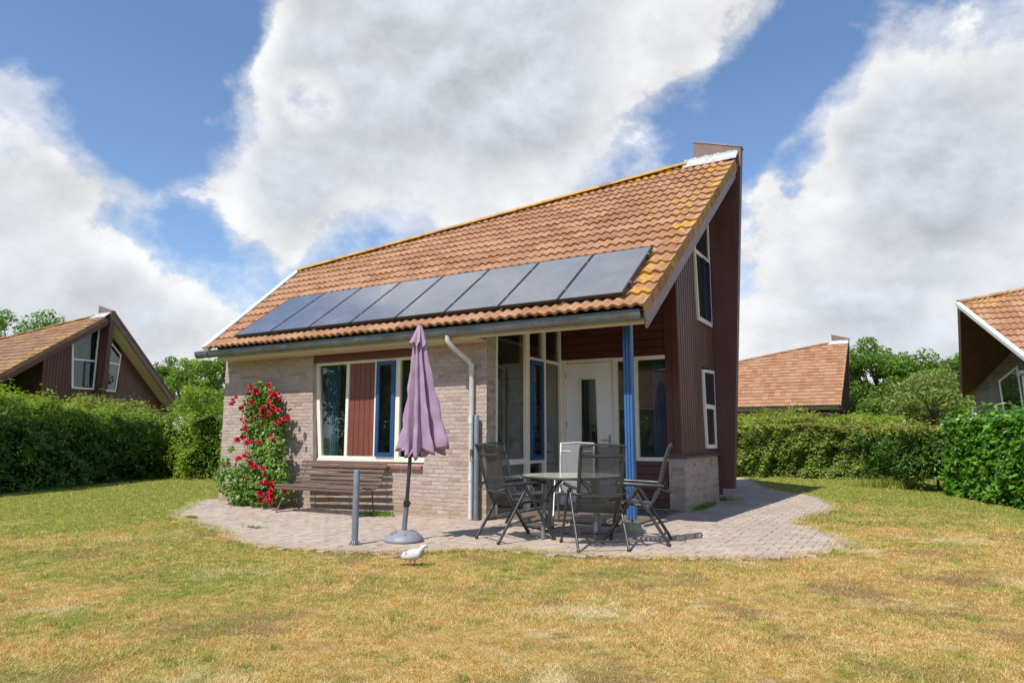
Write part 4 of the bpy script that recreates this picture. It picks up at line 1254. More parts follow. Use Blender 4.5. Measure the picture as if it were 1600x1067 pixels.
# ------------------------------------------------------------------ solar panels
def solar_panels():
    words = ['leftmost solar panel of the row, next to the white verge', 'second solar panel from the left in the roof row', 'third solar panel from the left in the roof row',
             'fourth solar panel from the left in the roof row', 'fourth solar panel from the right in the roof row', 'third solar panel from the right in the roof row',
             'second solar panel from the right in the roof row', 'rightmost solar panel of the row, nearest the open gable']
    n = 8; pitch = (PAN_X1 - PAN_X0) / n; wd = pitch - 0.012; ln = PAN_W1 - PAN_W0
    gm = MB(); gm.box((0.022, 0.022, 0.0), (wd - 0.022, ln - 0.022, 0.004)); gme = gm.mesh('glass', 'solar_cells')
    fm = MB()
    for a, b in (((0, 0, -.035), (wd, .02, .006)), ((0, ln - .02, -.035), (wd, ln, .006)), ((0, .0205, -.035), (.02, ln - .0205, .006)), ((wd - .02, .0205, -.035), (wd, ln - .0205, .006))): fm.box(a, b)
    fm.box((0.021, 0.021, -0.02), (wd - 0.021, ln - 0.021, -0.012))
    fme = fm.mesh('frame', 'black_plastic')
    rm = MB(); rm.box((-0.01, -0.018, -0.07), (wd + 0.028, 0.017, -0.036)); rme = rm.mesh('rail', 'zinc')
    cm = MB(); cm.box((-0.016, -0.02, -0.03), (0.016, 0.02, 0.012), 0.003); cme = cm.mesh('clamp', 'zinc')
    for i in range(n):
        p = roof_pt(PAN_X0 + i * pitch, PAN_W0, 0.122)
        r = empty('solar_panel', tuple(p), 0, words[i], 'solar panel', 'solar panels on the main roof'); r.rotation_euler = (RS, 0, 0)
        obj('frame', fme, r); obj('glass', gme, r)
        for w in (0.318, ln - 0.322): obj('rail', rme, r, (0, w, 0))
        for w in (0.318, ln - 0.322):
            obj('clamp', cme, r, (wd + 0.009 if i < n - 1 else wd + 0.016, w, 0))
    return


solar_panels()


# ------------------------------------------------------------------ curtains inside
def curtain(name, x0, x1, y, z0, z1, mat, label, waist=0.0, along='x', ph=0):
    rows = []
    for z in np.linspace(z0, z1, 8):
        sh = waist * math.sin(math.pi * (z - z0) / (z1 - z0))
        rows.append([((x0 + (x1 - x0) * s * (1 - sh)), y + 0.035 * math.sin(s * 40 + ph), z) if along == 'x' else (y + 0.035 * math.sin(s * 40 + ph), x0 + (x1 - x0) * s * (1 - sh), z) for s in np.linspace(0, 1, 60)])
    b = MB(); b.loft([[np.array(p) for p in r] for r in rows], True, False, closed=False)
    return b.build(name, mat, label=label, cat='curtain')


curtain('curtain', -8.93, -8.62, 8.86, 0.55, 2.55, 'curtain_blue', 'blue curtain hanging behind the left pane of the front window')
curtain('curtain', -3.72, -3.44, 11.2, 0.5, 2.6, 'curtain_blue', 'dark blue curtain behind the window right of the blue post', ph=1)
curtain('curtain', 8.88, 9.06, -5.52, 0.3, 2.6, 'curtain_blue', 'blue curtain just inside the glazed porch corner by the brick pier', along='y', ph=2)


# ------------------------------------------------------------------ garden furniture
CHW = 0.27      # half width of a chair


def chair_parts(pale=False):
    P = {}
    def both(f):
        b = MB()
        f(b, -1); f(b, 1); return b
    def leg(a, b_, s):
        m = MB(); m.tube([(a[0], s * CHW, a[1]), ((a[0] + b_[0]) / 2, s * CHW, (a[1] + b_[1]) / 2), (b_[0], s * CHW, b_[1])], 0.019, 8, flat=0.75); return m
    out = []
    for s in (-1, 1):
        out.append(('leg', leg((0.0, 0.012), (0.375, 0.615), s), 'chair_metal'))
        out.append(('leg', leg((0.73, 0.012), (0.345, 0.615), s * 1.075), 'chair_metal'))
        m = MB(); m.tube([(0.04, s * CHW * .96, 0.645), (0.20, s * CHW * 1.05, 0.652), (0.42, s * CHW * 1.06, 0.662), (0.60, s * CHW * 1.04, 0.668), (0.635, s * CHW * 1.03, 0.655)], [0.014, 0.02, 0.021, 0.021, 0.013], 8, flat=0.6)
        m.tube([(0.345, s * CHW, 0.60), (0.345, s * CHW, 0.655)], 0.02, 8); out.append(('armrest', m, 'chair_metal'))
        m = MB(); m.lathe((0, 0, 0), [(0.017, 0), (0.021, 0.004), (0.021, 0.022), (0.017, 0.03)], 10)
        for q in ((0.0, s * CHW, 0.0), (0.73, s * CHW * 1.075, 0.0)):
            mm = MB(); mm.lathe(q, [(0.016, 0), (0.021, 0.003), (0.021, 0.024), (0.017, 0.03)], 10); out.append(('foot_cap', mm, 'black_plastic'))
    back = [(0.235, 0.385), (0.165, 0.48), (0.115, 0.60), (0.07, 0.76), (0.03, 0.92), (-0.012, 1.05), (-0.045, 1.10)]
    for s in (-1, 1):
        m = MB(); m.tube([(x, s * 0.235, z) for x, z in back], [0.016, 0.017, 0.017, 0.017, 0.016, 0.016, 0.013], 8, flat=1.25); out.append(('back_rail', m, 'chair_metal'))
        m = MB(); m.tube([(0.20, s * 0.237, 0.415), (0.45, s * 0.237, 0.445), (0.67, s * 0.237, 0.45), (0.70, s * 0.237, 0.435)], 0.015, 8); out.append(('seat_rail', m, 'chair_metal'))
    for (x, z, n_) in ((-0.030, 1.095, 'top_bar'), (0.012, 0.985, 'cross_bar'), (0.125, 0.555, 'cross_bar'), (0.70, 0.437, 'front_bar')):
        m = MB(); m.tube([(x, -0.235, z), (x - 0.012, 0, z + (0.012 if n_ == 'top_bar' else 0)), (x, 0.235, z)], 0.0135, 8); out.append((n_, m, 'chair_metal'))
    m = MB(); m.tube([(0.055, -CHW, 0.10), (0.055, CHW, 0.10)], 0.014, 8); out.append(('stretcher', m, 'chair_metal'))
    m = MB(); m.tube([(0.675, -CHW * 1.06, 0.10), (0.675, CHW * 1.06, 0.10)], 0.014, 8); out.append(('stretcher', m, 'chair_metal'))
    m = MB(); m.tube([(0.11, -0.30, 0.62), (0.03, -0.31, 0.60), (0.0, -0.2, 0.585), (0.0, 0.2, 0.585), (0.03, 0.31, 0.60), (0.11, 0.30, 0.62)], 0.008, 6); out.append(('recline_bar', m, 'chair_metal'))
    # textile sling: back and seat sheets
    def sheet(path):
        rows = [[np.array([x + 0.012 * (1 - (y / 0.23) ** 2), y, z - 0.004 * (1 - (y / 0.23) ** 2)]) for y in np.linspace(-0.225, 0.225, 9)] for x, z in path]
        b = MB(); b.loft(rows, True, False, closed=False); return b
    out.append(('back_sling', sheet(back[:-1] + [(-0.03, 1.09)]), 'chair_textile'))
    out.append(('seat_sling', sheet([(0.22, 0.415), (0.34, 0.43), (0.5, 0.447), (0.66, 0.455), (0.70, 0.452)]), 'chair_textile'))
    sw = {'chair_metal': 'chair_light', 'chair_textile': 'pale_textile'} if pale else {}
    return [(n, m.mesh(n, sw.get(mt, mt))) for n, m, mt in out]


CH = chair_parts(); CH_PALE = chair_parts(True)


def chair(rear_mid, facing, label, parts=None):
    a = math.atan2(facing[1], facing[0])
    r = empty('garden_chair', (rear_mid[0], rear_mid[1], 0.016), a, label, 'chair', 'folding chairs round the garden table')
    for n, me in (parts or CH): obj(n, me, r)
    return r


chair((-4.29, 6.86), (0.50, 0.86), 'folding garden chair left of the table, seen from behind at the patio edge')
chair((-2.84, 6.83), (-0.62, 0.78), 'folding garden chair nearest the lawn, its see-through back towards us')
chair((-2.44, 7.82), (-0.965, -0.26), 'folding garden chair right of the table, seen from the side by the blue post')
chair((-4.13, 9.02), (0.36, -0.93), 'folding garden chair behind the table, its pale sunlit sling facing us', CH_PALE)
chair((-4.98, 8.16), (0.995, -0.08), 'folding garden chair beside the glazed porch, half hidden by the left chair')


def table():
    c = (-3.62, 7.72); r = empty('garden_table', (c[0], c[1], 0.016), rad(20), 'round garden table with pale green glass top and grey legs', 'table')
    b = MB(); b.lathe((0, 0, 0), [(0.60, 0.715), (0.608, 0.718), (0.608, 0.724), (0.60, 0.728)], 56); b.build('table_top', 'table_top', r)
    b = MB(); n = 56
    ring = lambda rr, z: [np.array([rr * math.cos(2 * math.pi * k / n), rr * math.sin(2 * math.pi * k / n), z]) for k in range(n)]
    b.loft([ring(0.612, 0.700), ring(0.622, 0.708), ring(0.622, 0.722), ring(0.611, 0.729), ring(0.6095, 0.722), ring(0.6095, 0.714), ring(0.595, 0.7125), ring(0.595, 0.700), ring(0.612, 0.700)], True, False); b.build('rim', 'chair_metal', r)
    for k in range(4):
        a = rad(45 + 90 * k); d = np.array([math.cos(a), math.sin(a), 0])
        b = MB(); b.tube([d * 0.44 + [0, 0, 0.0], d * 0.43 + [0, 0, 0.3], d * 0.40 + [0, 0, 0.55], d * 0.40 + [0, 0, 0.70]], [0.027, 0.027, 0.03, 0.032], 12); lg = b.build('leg', 'grey_steel', r)
        b = MB(); b.tube([d * 0.41 + [0, 0, 0.42], d * 0.30 + [0, 0, 0.58], d * 0.12 + [0, 0, 0.69]], 0.011, 8); b.build('brace', 'chair_metal', lg)
    b = MB()
    for k in range(2):
        a = rad(45 + 90 * k); d = np.array([math.cos(a), math.sin(a), 0]); b.beam(-d * 0.45 + [0, 0, 0.694 - 0.012 * k], d * 0.45 + [0, 0, 0.694 - 0.012 * k], 0.03, 0.012)
    b.build('top_support', 'chair_metal', r)


table()


def bench():
    x0, x1 = -8.93, -7.12
    r = empty('garden_bench', ((x0 + x1) / 2, 8.1, 0.012), rad(1.5), 'weathered brown slatted bench with curved iron legs under the window', 'bench')
    L = x1 - x0
    prof = [(-.28, .385), (-.265, .425), (-.20, .437), (-.135, .430), (-.07, .418), (-.005, .408), (.06, .405), (.12, .42), (.165, .468), (.200, .53), (.232, .594), (.262, .658), (.290, .722), (.312, .785)]
    for i, (y, z) in enumerate(prof):
        p = np.array(prof[max(i - 1, 0)]); q = np.array(prof[min(i + 1, len(prof) - 1)]); t = q - p; t /= np.linalg.norm(t)
        b = MB(); j = random.uniform(-.012, .012)
        b.obox((j, y, z), (1, 0, random.gauss(0, .0015)), (0, t[0], t[1]), (0, -t[1], t[0]), L, 0.046, 0.02, 0.004); b.build('slat', 'bench_wood', r)
    for x in (-L / 2 + 0.12, 0.0, L / 2 - 0.12):
        b = MB(); b.tube([(x, y, z - 0.016) for y, z in prof], 0.009, 6); fr = b.build('iron_frame', 'bench_iron', r)
        if x != 0:
            b = MB(); b.tube([(x, -.24, .40), (x, -.20, .30), (x, -.23, .18), (x, -.30, .05), (x, -.34, .0)], 0.011, 8); b.build('leg', 'bench_iron', r)
            b = MB(); b.tube([(x, .10, .40), (x, .13, .20), (x, .16, .0)], 0.011, 8); b.build('leg', 'bench_iron', r)
            b = MB(); b.tube([(x, -.34, .008), (x, .16, .008)], 0.009, 6); b.build('foot_bar', 'bench_iron', r)
            b = MB(); b.tube([(x, -.21, .24), (x, .0, .25), (x, .12, .24)], 0.007, 6); b.build('stay', 'bench_iron', r)


bench()


def parasol():
    p = G(631, 847); r = empty('parasol', (p[0], p[1], 0.014), 0, 'closed mauve parasol in a round grey base on the patio', 'parasol')
    top = np.array([0.175, 0.0, 2.50]); ax = top / np.linalg.norm(top)
    b = MB(); R = 0.232
    b.lathe((0, 0, 0), [(R - .01, 0), (R, .008), (R - .006, .03), (R - .03, .062), (R - .075, .092), (.10, .112), (.058, .122), (.05, .126)], 40); b.build('base', 'base_grey', r)
    for k in range(6):
        a = 2 * math.pi * k / 6 + .2; d = np.array([math.cos(a), math.sin(a), 0]); b = MB(); b.beam(d * .10 + [0, 0, .116], d * .175 + [0, 0, .088], .03, .008); b.build('rib', 'base_grey', r)
    b = MB(); b.tube([(0, 0, .12), ax * .44], 0.029, 14); b.build('base_tube', 'grey_steel', r)
    b = MB(); b.tube([ax * .395, ax * .455], 0.038, 14); b.tube([ax * .425 + [0.03, -.02, 0], ax * .425 + [.075, -.03, .01]], .012, 8); b.build('clamp_collar', 'black_plastic', r)
    b = MB(); b.tube([ax * .44, ax * 2.44], 0.022, 12); b.build('pole', 'chair_metal', r)
    # furled cloth: deep, uneven folds; panel tips hang free at the hem
    nf, n, m = 8, 168, 30
    rows = []
    amp = np.array([1.25, 1.0, .72, .85, 1.35, 1.05, .80, .9]); hem = np.array([-.09, .02, .06, .02, -.04, .05, .09, .01]); off = np.array([.05, -.12, .2, .1, -.1, .15, -.15, -.05])
    for i in range(m):
        t = i / (m - 1)                               # 0 top .. 1 hem
        base = 0.052 + 0.165 * t ** 0.92
        row = []
        for k in range(n):
            a = 2 * math.pi * k / n; s = (a / (2 * math.pi) * nf + 0.5) % nf; j = int(s) % nf; fr_ = s - int(s)
            fold = 0.5 - 0.5 * math.cos(2 * math.pi * fr_)
            swirl = a + off[j] * t * fold + 0.30 * t * fold + 0.07 * math.sin(4 * t + j * 2.1)
            wr = 0.024 * t * math.sin(a * 19 + 5 * t + j) + 0.018 * math.sin(t * 23 + j * 1.9 + a * 3) + 0.016 * math.sin(t * 41 - a * 7 + j * 2.7) * math.sin(a * 5 + t * 9)
            rad_ = base * ((0.50 - .12 * t) + (0.50 + .12 * t) * amp[j] * fold ** 0.62) * (1 + wr * 2.2)
            z = 2.44 - t * (1.45 + hem[j] * .8 * fold * t - 0.045 * (1 - fold) * t ** 3)
            c = ax * z
            row.append(c + np.array([math.cos(swirl) * rad_ * (1 + .42 * t), math.sin(swirl) * rad_ * (1 - .05 * t), 0]) + _rt * (0.150 * t ** 1.1))
        rows.append(row)
    # the hem turns in under the folds
    c = ax * 1.12 + _rt * 0.12
    rows.append([p_ * 0.55 + (c + [0.02, 0, -0.0]) * 0.45 + np.array([0, 0, .03]) for p_ in rows[-1]])
    rows.append([p_ * 0.15 + c * 0.85 + np.array([0, 0, .10]) for p_ in rows[-2]])
    b = MB(); b.loft(rows, True, False); cn = b.build('canopy', 'parasol_cloth', r)
    # vent cap on top
    rows = []
    for i in range(8):
        t = i / 7; base = 0.030 + 0.066 * t
        rows.append([ax * (2.505 - .235 * t + .035 * t * math.cos(nf * a)) + np.array([math.cos(a), math.sin(a), 0]) * base * (1 + .22 * t * math.cos(nf * a + 1)) for a in np.linspace(0, 2 * math.pi, 72, endpoint=False)])
    b = MB(); b.loft(rows, True, False); b.add([ax * 2.515] + rows[0], [(0, k + 1, (k + 1) % 72 + 1) for k in range(72)], True); b.build('vent_cap', 'parasol_cloth', cn)


parasol()


def posts():
    p = G(554, 853); r = empty('steel_post', (p[0], p[1], 0.012), 0, 'short grey steel pole standing alone in front of the bench', 'post')
    b = MB(); b.lathe((0, 0, 0), [(.036, 0), (.0365, .01), (.0365, .815), (.033, .823), (.0, .825)], 18); b.build('tube', 'grey_steel', r)
    b = MB()
    for k in range(7):
        a = k * .9 + random.random() * .5; d = np.array([math.cos(a), math.sin(a), 0]); b.tube([d * .034 + [0, 0, .05], d * .05 + [0, 0, .02], d * random.uniform(.07, .1)], [.006, .009, .004], 6)
    b.build('frayed_foot', 'grey_steel', r)
    x, y = -5.49, 8.47; r = empty('steel_post', (x, y, 0.012), 0, 'tall grey steel pole strapped beside the white downpipe', 'post')
    b = MB(); b.lathe((0, 0, 0), [(.038, 0), (.038, 1.50), (.034, 1.51), (.0, 1.512)], 16); b.build('tube', 'grey_steel', r)
    b = MB(); b.box((-.062, -.03, 0), (-.042, .02, 1.50)); b.build('channel', 'grey_steel', r)
    b = MB(); b.box((-.085, -.055, .92), (-.045, -.01, 1.02), .006); b.tube([(-.07, -.05, .93), (-.07, -.06, .86), (-.05, -.05, .84)], .006, 6); b.build('latch', 'bench_iron', r)


posts()


def foot_stone():
    b = MB(); rows = []
    for z, s in ((0, 1.0), (.05, 1.05), (.10, .9), (.13, .55)):
        rows.append([np.array([.17 * s * math.cos(a) * (1 + .2 * math.sin(3 * a + z * 9)), .10 * s * math.sin(a) * (1 + .18 * math.cos(4 * a)), z]) for a in np.linspace(0, 2 * math.pi, 14, endpoint=False)])
    b.loft(rows, False, True)
    p = G(985, 833); b.build('footing_stone', 'stone', None, loc=(p[0], p[1], 0.0), label='rough pale stone on the paving at the foot of the blue post', cat='stone')


foot_stone()


def pigeon():
    p = G(643, 884)
    r = empty('pigeon', (p[0], p[1], -0.018), rad(24), 'white and grey pigeon standing on the dry lawn', 'pigeon')
    # spine stations: (x, z, half width, half height)
    st = [(-.185, .090, .012, .004), (-.16, .094, .020, .007), (-.12, .101, .028, .014), (-.085, .108, .040, .028), (-.045, .114, .052, .044), (.0, .119, .058, .052), (.04, .125, .055, .052),
          (.07, .138, .045, .045), (.088, .158, .031, .034), (.097, .178, .024, .026), (.108, .194, .022, .022), (.122, .200, .019, .018), (.134, .198, .012, .012), (.139, .196, .006, .006)]
    rows = []
    for i, (x, z, a, h) in enumerate(st):
        q = st[max(i - 1, 0)]; s_ = st[min(i + 1, len(st) - 1)]; d = np.array([s_[0] - q[0], 0, s_[1] - q[1]]); d /= np.linalg.norm(d); u = np.array([-d[2], 0, d[0]])
        rows.append([np.array([x, 0, z]) + math.cos(t) * a * np.array([0, 1, 0]) + math.sin(t) * h * u for t in np.linspace(0, 2 * math.pi, 16, endpoint=False)])
    b = MB(); b.loft(rows, True, True); body = b.build('body', 'pigeon_plumage', r)
    for s in (-1, 1):
        w = [(.055, .125, .002, .012), (.02, .128, .010, .036), (-.03, .122, .012, .038), (-.08, .112, .009, .024), (-.125, .104, .006, .011), (-.15, .100, .002, .004)]
        rows = [[np.array([x, s * (.050 - max(0, -x) * .16 + (a * .6) * math.cos(t)), z + h * math.sin(t)]) for t in np.linspace(0, 2 * math.pi, 10, endpoint=False)] for x, z, a, h in w]
        b = MB(); b.loft(rows, True, True); b.build('wing', 'pigeon_plumage', body)
        b = MB(); b.lathe((.124, s * .0165, .203), [(.0, -.003), (.003, -.0015), (.003, .0015), (.0, .003)], 8); b.build('eye', 'amber', body)
        x = .01 + .018 * s; b = MB(); b.tube([(x, s * .02, .085), (x - .004, s * .02, .045), (x + .002, s * .02, .012)], [.009, .004, .0035], 8)
        for a in (-.6, 0, .6): b.tube([(x + .002, s * .02, .010), (x + .002 + .03 * math.cos(a), s * .02 + .03 * math.sin(a), .004)], [.003, .002], 6)
        b.tube([(x + .002, s * .02, .010), (x - .015, s * .02, .004)], [.003, .002], 6); b.build('leg', 'pigeon_leg', r)
    b = MB(); b.tube([(.134, 0, .196), (.147, 0, .193), (.157, 0, .188)], [.006, .004, .001], 8); b.build('beak', 'beak', body)


pigeon()


# ------------------------------------------------------------------ planting
def hedge(name, label, cat, path, hgt, half, n, size, mat, group=None, core=True, seed=0, top_mat=None, low=0.05, rough=0.22, up=0.62, bare=0.0):
    """clipped or loose hedge along a ground path: leafy shell round an added dark solid core that blocks see-through"""
    path = [np.array(p[:2], float) for p in path]
    seg = [np.linalg.norm(b - a) for a, b in zip(path, path[1:])]; tot = sum(seg)
    base = (path[0] + path[-1]) / 2
    root = empty(name, (base[0], base[1], 0), 0, label, cat, group)
    rg = np.random.default_rng(seed + 100)
    def at(s):
        s = np.clip(s, 0, tot - 1e-6); k = 0
        out = np.zeros((len(s), 2)); nr = np.zeros((len(s), 2)); acc = 0
        for a, b, l in zip(path, path[1:], seg):
            m = (s >= acc) & (s <= acc + l); f = ((s - acc) / l)[m][:, None]; d = (b - a) / l
            out[m] = a + (b - a) * f; nr[m] = [-d[1], d[0]]; acc += l
        return out, nr
    H = (lambda s: np.interp(s / tot, np.linspace(0, 1, len(hgt)), hgt)) if hasattr(hgt, '__len__') else (lambda s: np.full(len(s), hgt))
    s = rg.uniform(-half * .6, tot + half * .6, n); over = np.where(s < 0, s, np.where(s > tot, s - tot, 0)); sc = np.clip(s, 0, tot)
    ph = rg.uniform(0, 1, n)                      # round the section: side, top, side
    c, nr = at(sc); h = H(sc)
    side_len = h; per = 2 * side_len + 2 * half; q = ph * per
    lat = np.where(q < side_len, -half, np.where(q < side_len + 2 * half, -half + (q - side_len), half))
    zz = np.where(q < side_len, q, np.where(q < side_len + 2 * half, h, per - q))
    dd0 = None
    nz = np.where((q >= side_len) & (q < side_len + 2 * half), 1.0, 0.12); nl = np.sign(lat) * np.where(nz > .5, 0.25, 1.0)
    P = np.stack([c[:, 0] + nr[:, 0] * lat, c[:, 1] + nr[:, 1] * lat, zz], 1)
    Nn = np.stack([nr[:, 0] * nl, nr[:, 1] * nl, nz], 1)
    dd = np.stack([-nr[:, 1], nr[:, 0]], 1); P[:, :2] -= dd * over[:, None]
    capm = rg.uniform(size=n) < min(0.30, 1.6 * half / (tot + 2 * half)); e1 = rg.uniform(size=n) < .5     # leafy ends
    ce, ne = at(np.where(e1, 0.0, tot)); le = rg.uniform(-half, half, n); de = np.stack([ne[:, 1], -ne[:, 0]], 1) * np.where(e1, -1, 1)[:, None]
    bow = np.sqrt(np.clip(1 - (le / half) ** 2, 0, 1)) * half * .6
    Pe = np.stack([ce[:, 0] + ne[:, 0] * le + de[:, 0] * bow, ce[:, 1] + ne[:, 1] * le + de[:, 1] * bow, rg.uniform(0, 1, n) * H(np.where(e1, 0.0, tot))], 1)
    P = np.where(capm[:, None], Pe, P); Nn = np.where(capm[:, None], np.stack([de[:, 0], de[:, 1], np.full(n, .15)], 1), Nn)
    bulge = vnoise(P * 1.3, seed) * rough + vnoise(P * 4.1, seed + 1) * rough * 0.5
    Nu = Nn / np.linalg.norm(Nn, axis=1, keepdims=True)
    P = P + Nu * (bulge - np.abs(rg.normal(0, 0.12, n)) + np.where(rg.uniform(size=n) < .10, rg.uniform(0, .30, n), 0) * nz)[:, None]
    if bare: keep = ~((P[:, 2] < bare * (1 + .5 * vnoise(P * 2, seed + 3))) & (rg.uniform(size=n) < 0.92)); P, Nu, n = P[keep], Nu[keep], keep.sum()
    P[:, 2] = np.maximum(P[:, 2], low * rg.uniform(0.3, 1, n))
    D = Nu * 0.60 + rg.normal(size=(n, 3)) * 0.45 + np.array([0, 0, up])
    Q = P - np.array([base[0], base[1], 0])
    if top_mat is None: obj('foliage', leaf_mesh('foliage', Q, D, size, mat), root)
    else:
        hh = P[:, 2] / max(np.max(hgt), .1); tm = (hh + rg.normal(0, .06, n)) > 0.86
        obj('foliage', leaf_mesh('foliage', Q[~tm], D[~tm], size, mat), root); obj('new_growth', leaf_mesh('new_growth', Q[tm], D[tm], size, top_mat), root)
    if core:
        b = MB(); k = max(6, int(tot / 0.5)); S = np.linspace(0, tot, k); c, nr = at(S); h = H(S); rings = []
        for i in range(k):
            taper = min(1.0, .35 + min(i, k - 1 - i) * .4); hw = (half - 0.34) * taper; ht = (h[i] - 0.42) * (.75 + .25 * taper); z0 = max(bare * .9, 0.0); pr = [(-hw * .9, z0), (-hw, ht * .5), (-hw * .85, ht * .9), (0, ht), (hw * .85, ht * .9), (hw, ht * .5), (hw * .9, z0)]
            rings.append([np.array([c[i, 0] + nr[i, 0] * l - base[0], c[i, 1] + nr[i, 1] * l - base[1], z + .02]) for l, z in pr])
        b.loft(rings, True, True); b.build('dark_core', 'hedge_core', root)  # solid dark filler added inside the leaves, not real twigs
    st = MB()
    k = max(3, int(tot / 0.9)); c, nr = at(np.linspace(.2, tot - .2, k))
    for i in range(k):
        x, y = c[i] - base + nr[i] * rg.uniform(-.2, .2) * half
        b = MB(); l = rg.uniform(.5, .8); b.tube([(x, y, -.02), (x + rg.normal(0, .06), y + rg.normal(0, .06), l * .5), (x + rg.normal(0, .15), y + rg.normal(0, .15), l + bare * .6)], [.035, .028, .018], 6); b.build('stem', 'bark', root)
    return root


A = G(0, 772); B_ = G(268, 744)
dL_ = np.array([-0.25, 0.97])
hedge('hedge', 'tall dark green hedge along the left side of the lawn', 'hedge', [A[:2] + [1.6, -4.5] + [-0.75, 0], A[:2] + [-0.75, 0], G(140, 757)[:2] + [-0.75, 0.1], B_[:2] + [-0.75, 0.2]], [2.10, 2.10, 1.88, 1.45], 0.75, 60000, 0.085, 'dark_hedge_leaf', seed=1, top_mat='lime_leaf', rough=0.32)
hedge('shrub', 'loose shrub with reddish tips sticking up behind the dark left hedge', 'shrub', [DP(75, 20.5)[:2], DP(215, 22.5)[:2]], [1.95, 2.55, 2.35, 1.9], 0.7, 15000, 0.085, 'tip_leaf', seed=2, rough=0.4)
hedge('shrub', 'yellow-green bush between the dark hedge and the brick corner', 'shrub', [DP(288, 22.0)[:2], DP(330, 20.5)[:2]], [1.35, 1.9, 2.6], 0.95, 20000, 0.075, 'lime_leaf', seed=3, rough=0.38)
hedge('hedge', 'long loose beech hedge across the back of the right lawn', 'hedge', [DP(1085, 21.8)[:2], DP(1250, 21.2)[:2], DP(1400, 19.6)[:2]], [1.62, 1.55, 1.6, 1.5], 0.75, 60000, 0.085, 'beech_leaf', seed=4, top_mat='tip_leaf', rough=0.30)
hedge('shrub', 'dark thin-stemmed shrub with bare lower stems beside the laurel', 'shrub', [DP(1392, 17.6)[:2], DP(1470, 15.6)[:2]], [1.35, 1.5, 1.45], 0.62, 15000, 0.085, 'dark_hedge_leaf', seed=5, rough=0.3, bare=0.32, top_mat='tip_leaf')
hedge('hedge', 'glossy bright green laurel hedge at the right edge', 'hedge', [DP(1535, 14.3)[:2], DP(1700, 10.9)[:2]], [1.55, 1.60, 1.6], 0.62, 24000, 0.11, 'laurel_leaf', seed=6, rough=0.18)
hedge('hedge', 'bright clipped conifer hedge showing above the beech hedge', 'hedge', [DP(1255, 31)[:2], DP(1395, 30)[:2]], [1.85, 2.2, 2.05], 0.7, 9000, 0.10, 'lime_leaf', seed=7, rough=0.2)
hedge('hedge', 'bright green clipped bush just right of the brown fin', 'hedge', [DP(1120, 30)[:2], DP(1195, 30)[:2]], [2.2, 2.1], 0.8, 7000, 0.10, 'lime_leaf', seed=8, rough=0.3)
hedge('shrub', 'pale wispy shrub rising from the middle of the beech hedge', 'shrub', [DP(1215, 24)[:2], DP(1262, 24)[:2]], [1.8, 2.2, 1.9], 0.6, 5000, 0.09, 'tip_leaf', seed=9, rough=0.45)


hedge('hedge', 'hedge behind the viewer, seen only as a reflection in the panes', 'hedge', [(-19.5, -3.0), (-12.0, -9.0), (-2.0, -12.0), (8.0, -12.0)], 1.9, 0.7, 16000, 0.14, 'dark_hedge_leaf', seed=12)


def tree(label, base, hgt, crown_r, crown_c, n, size, mat, seed, group='trees behind the houses', squash=0.85, clumps=46):
    rg = np.random.default_rng(seed); base = np.array([base[0], base[1], 0.0])
    root = empty('tree', tuple(base), 0, label, 'tree', group)
    b = MB(); tr = 0.035 * hgt + .03
    trunk_top = crown_c + crown_r * .2
    lean = rg.normal(0, .15, 2)
    b.tube([(0, 0, -.1), (lean[0] * .3, lean[1] * .3, trunk_top * .4), (lean[0], lean[1], trunk_top)], [tr, tr * .75, tr * .35], 8); b.build('trunk', 'bark', root)
    cs = []
    for k in range(clumps):
        d = rg.normal(size=3); d /= np.linalg.norm(d); rr = rg.uniform(.35, 1.0) ** .6
        c = np.array([d[0] * crown_r * rr, d[1] * crown_r * rr, crown_c + d[2] * crown_r * squash * rr]); cs.append((c, rg.uniform(.22, .40) * crown_r * (1.15 - .35 * rr)))
    lim = MB()
    for c, r_ in cs[::2]:
        z0 = rg.uniform(.35, .9) * trunk_top; s = np.array([lean[0] * z0 / trunk_top, lean[1] * z0 / trunk_top, z0]); m = (s + c) / 2 + [0, 0, -.1 * crown_r]
        lim.tube([s, m, c], [tr * .3, tr * .2, tr * .06], 5)
    lim.build('limbs', 'bark', root, kind='stuff')
    Ps, Ns = [], []
    for c, r_ in cs:
        k = int(n / clumps); d = rg.normal(size=(k, 3)); d /= np.linalg.norm(d, axis=1, keepdims=True)
        rad_ = r_ * rg.uniform(.25, 1, k) ** .45
        p = c + d * rad_[:, None] * [1, 1, .75]; p += rg.normal(0, .05 * r_, p.shape)
        Ps.append(p); Ns.append(d * .6 + rg.normal(size=(k, 3)) * .5 + [0, 0, .45])
    obj('crown', leaf_mesh('crown', np.concatenate(Ps), np.concatenate(Ns), size, mat), root)


tree('broad green tree just right of the distant tiled roof', DP(1375, 47), 8.0, 3.4, 4.7, 17000, 0.20, 'tree_leaf', 21)
tree('tall green tree in the middle of the right-hand clump', DP(1435, 46), 7.6, 3.0, 4.6, 15000, 0.20, 'tree_leaf', 22)
tree('pale grey-green tree in front of the right-hand clump', DP(1462, 34), 5.2, 2.0, 2.9, 10000, 0.14, 'tree_leaf_pale', 23)
tree('green tree partly hidden by the brick house on the right', DP(1500, 44), 7.4, 2.9, 4.5, 14000, 0.19, 'tree_leaf', 24)
tree('dark tree at the left edge above the neighbouring roof', DP(22, 50), 10.5, 3.9, 7.5, 18000, 0.20, 'tree_leaf', 25)
tree('dark tree crown right of the one at the left edge', DP(78, 55), 10.2, 2.6, 7.9, 9000, 0.20, 'tree_leaf', 26)
tree('slim young tree left of the brick corner, tips against the sky', DP(262, 46), 6.6, 1.6, 4.6, 5000, 0.17, 'tree_leaf', 27, squash=1.3, clumps=26)
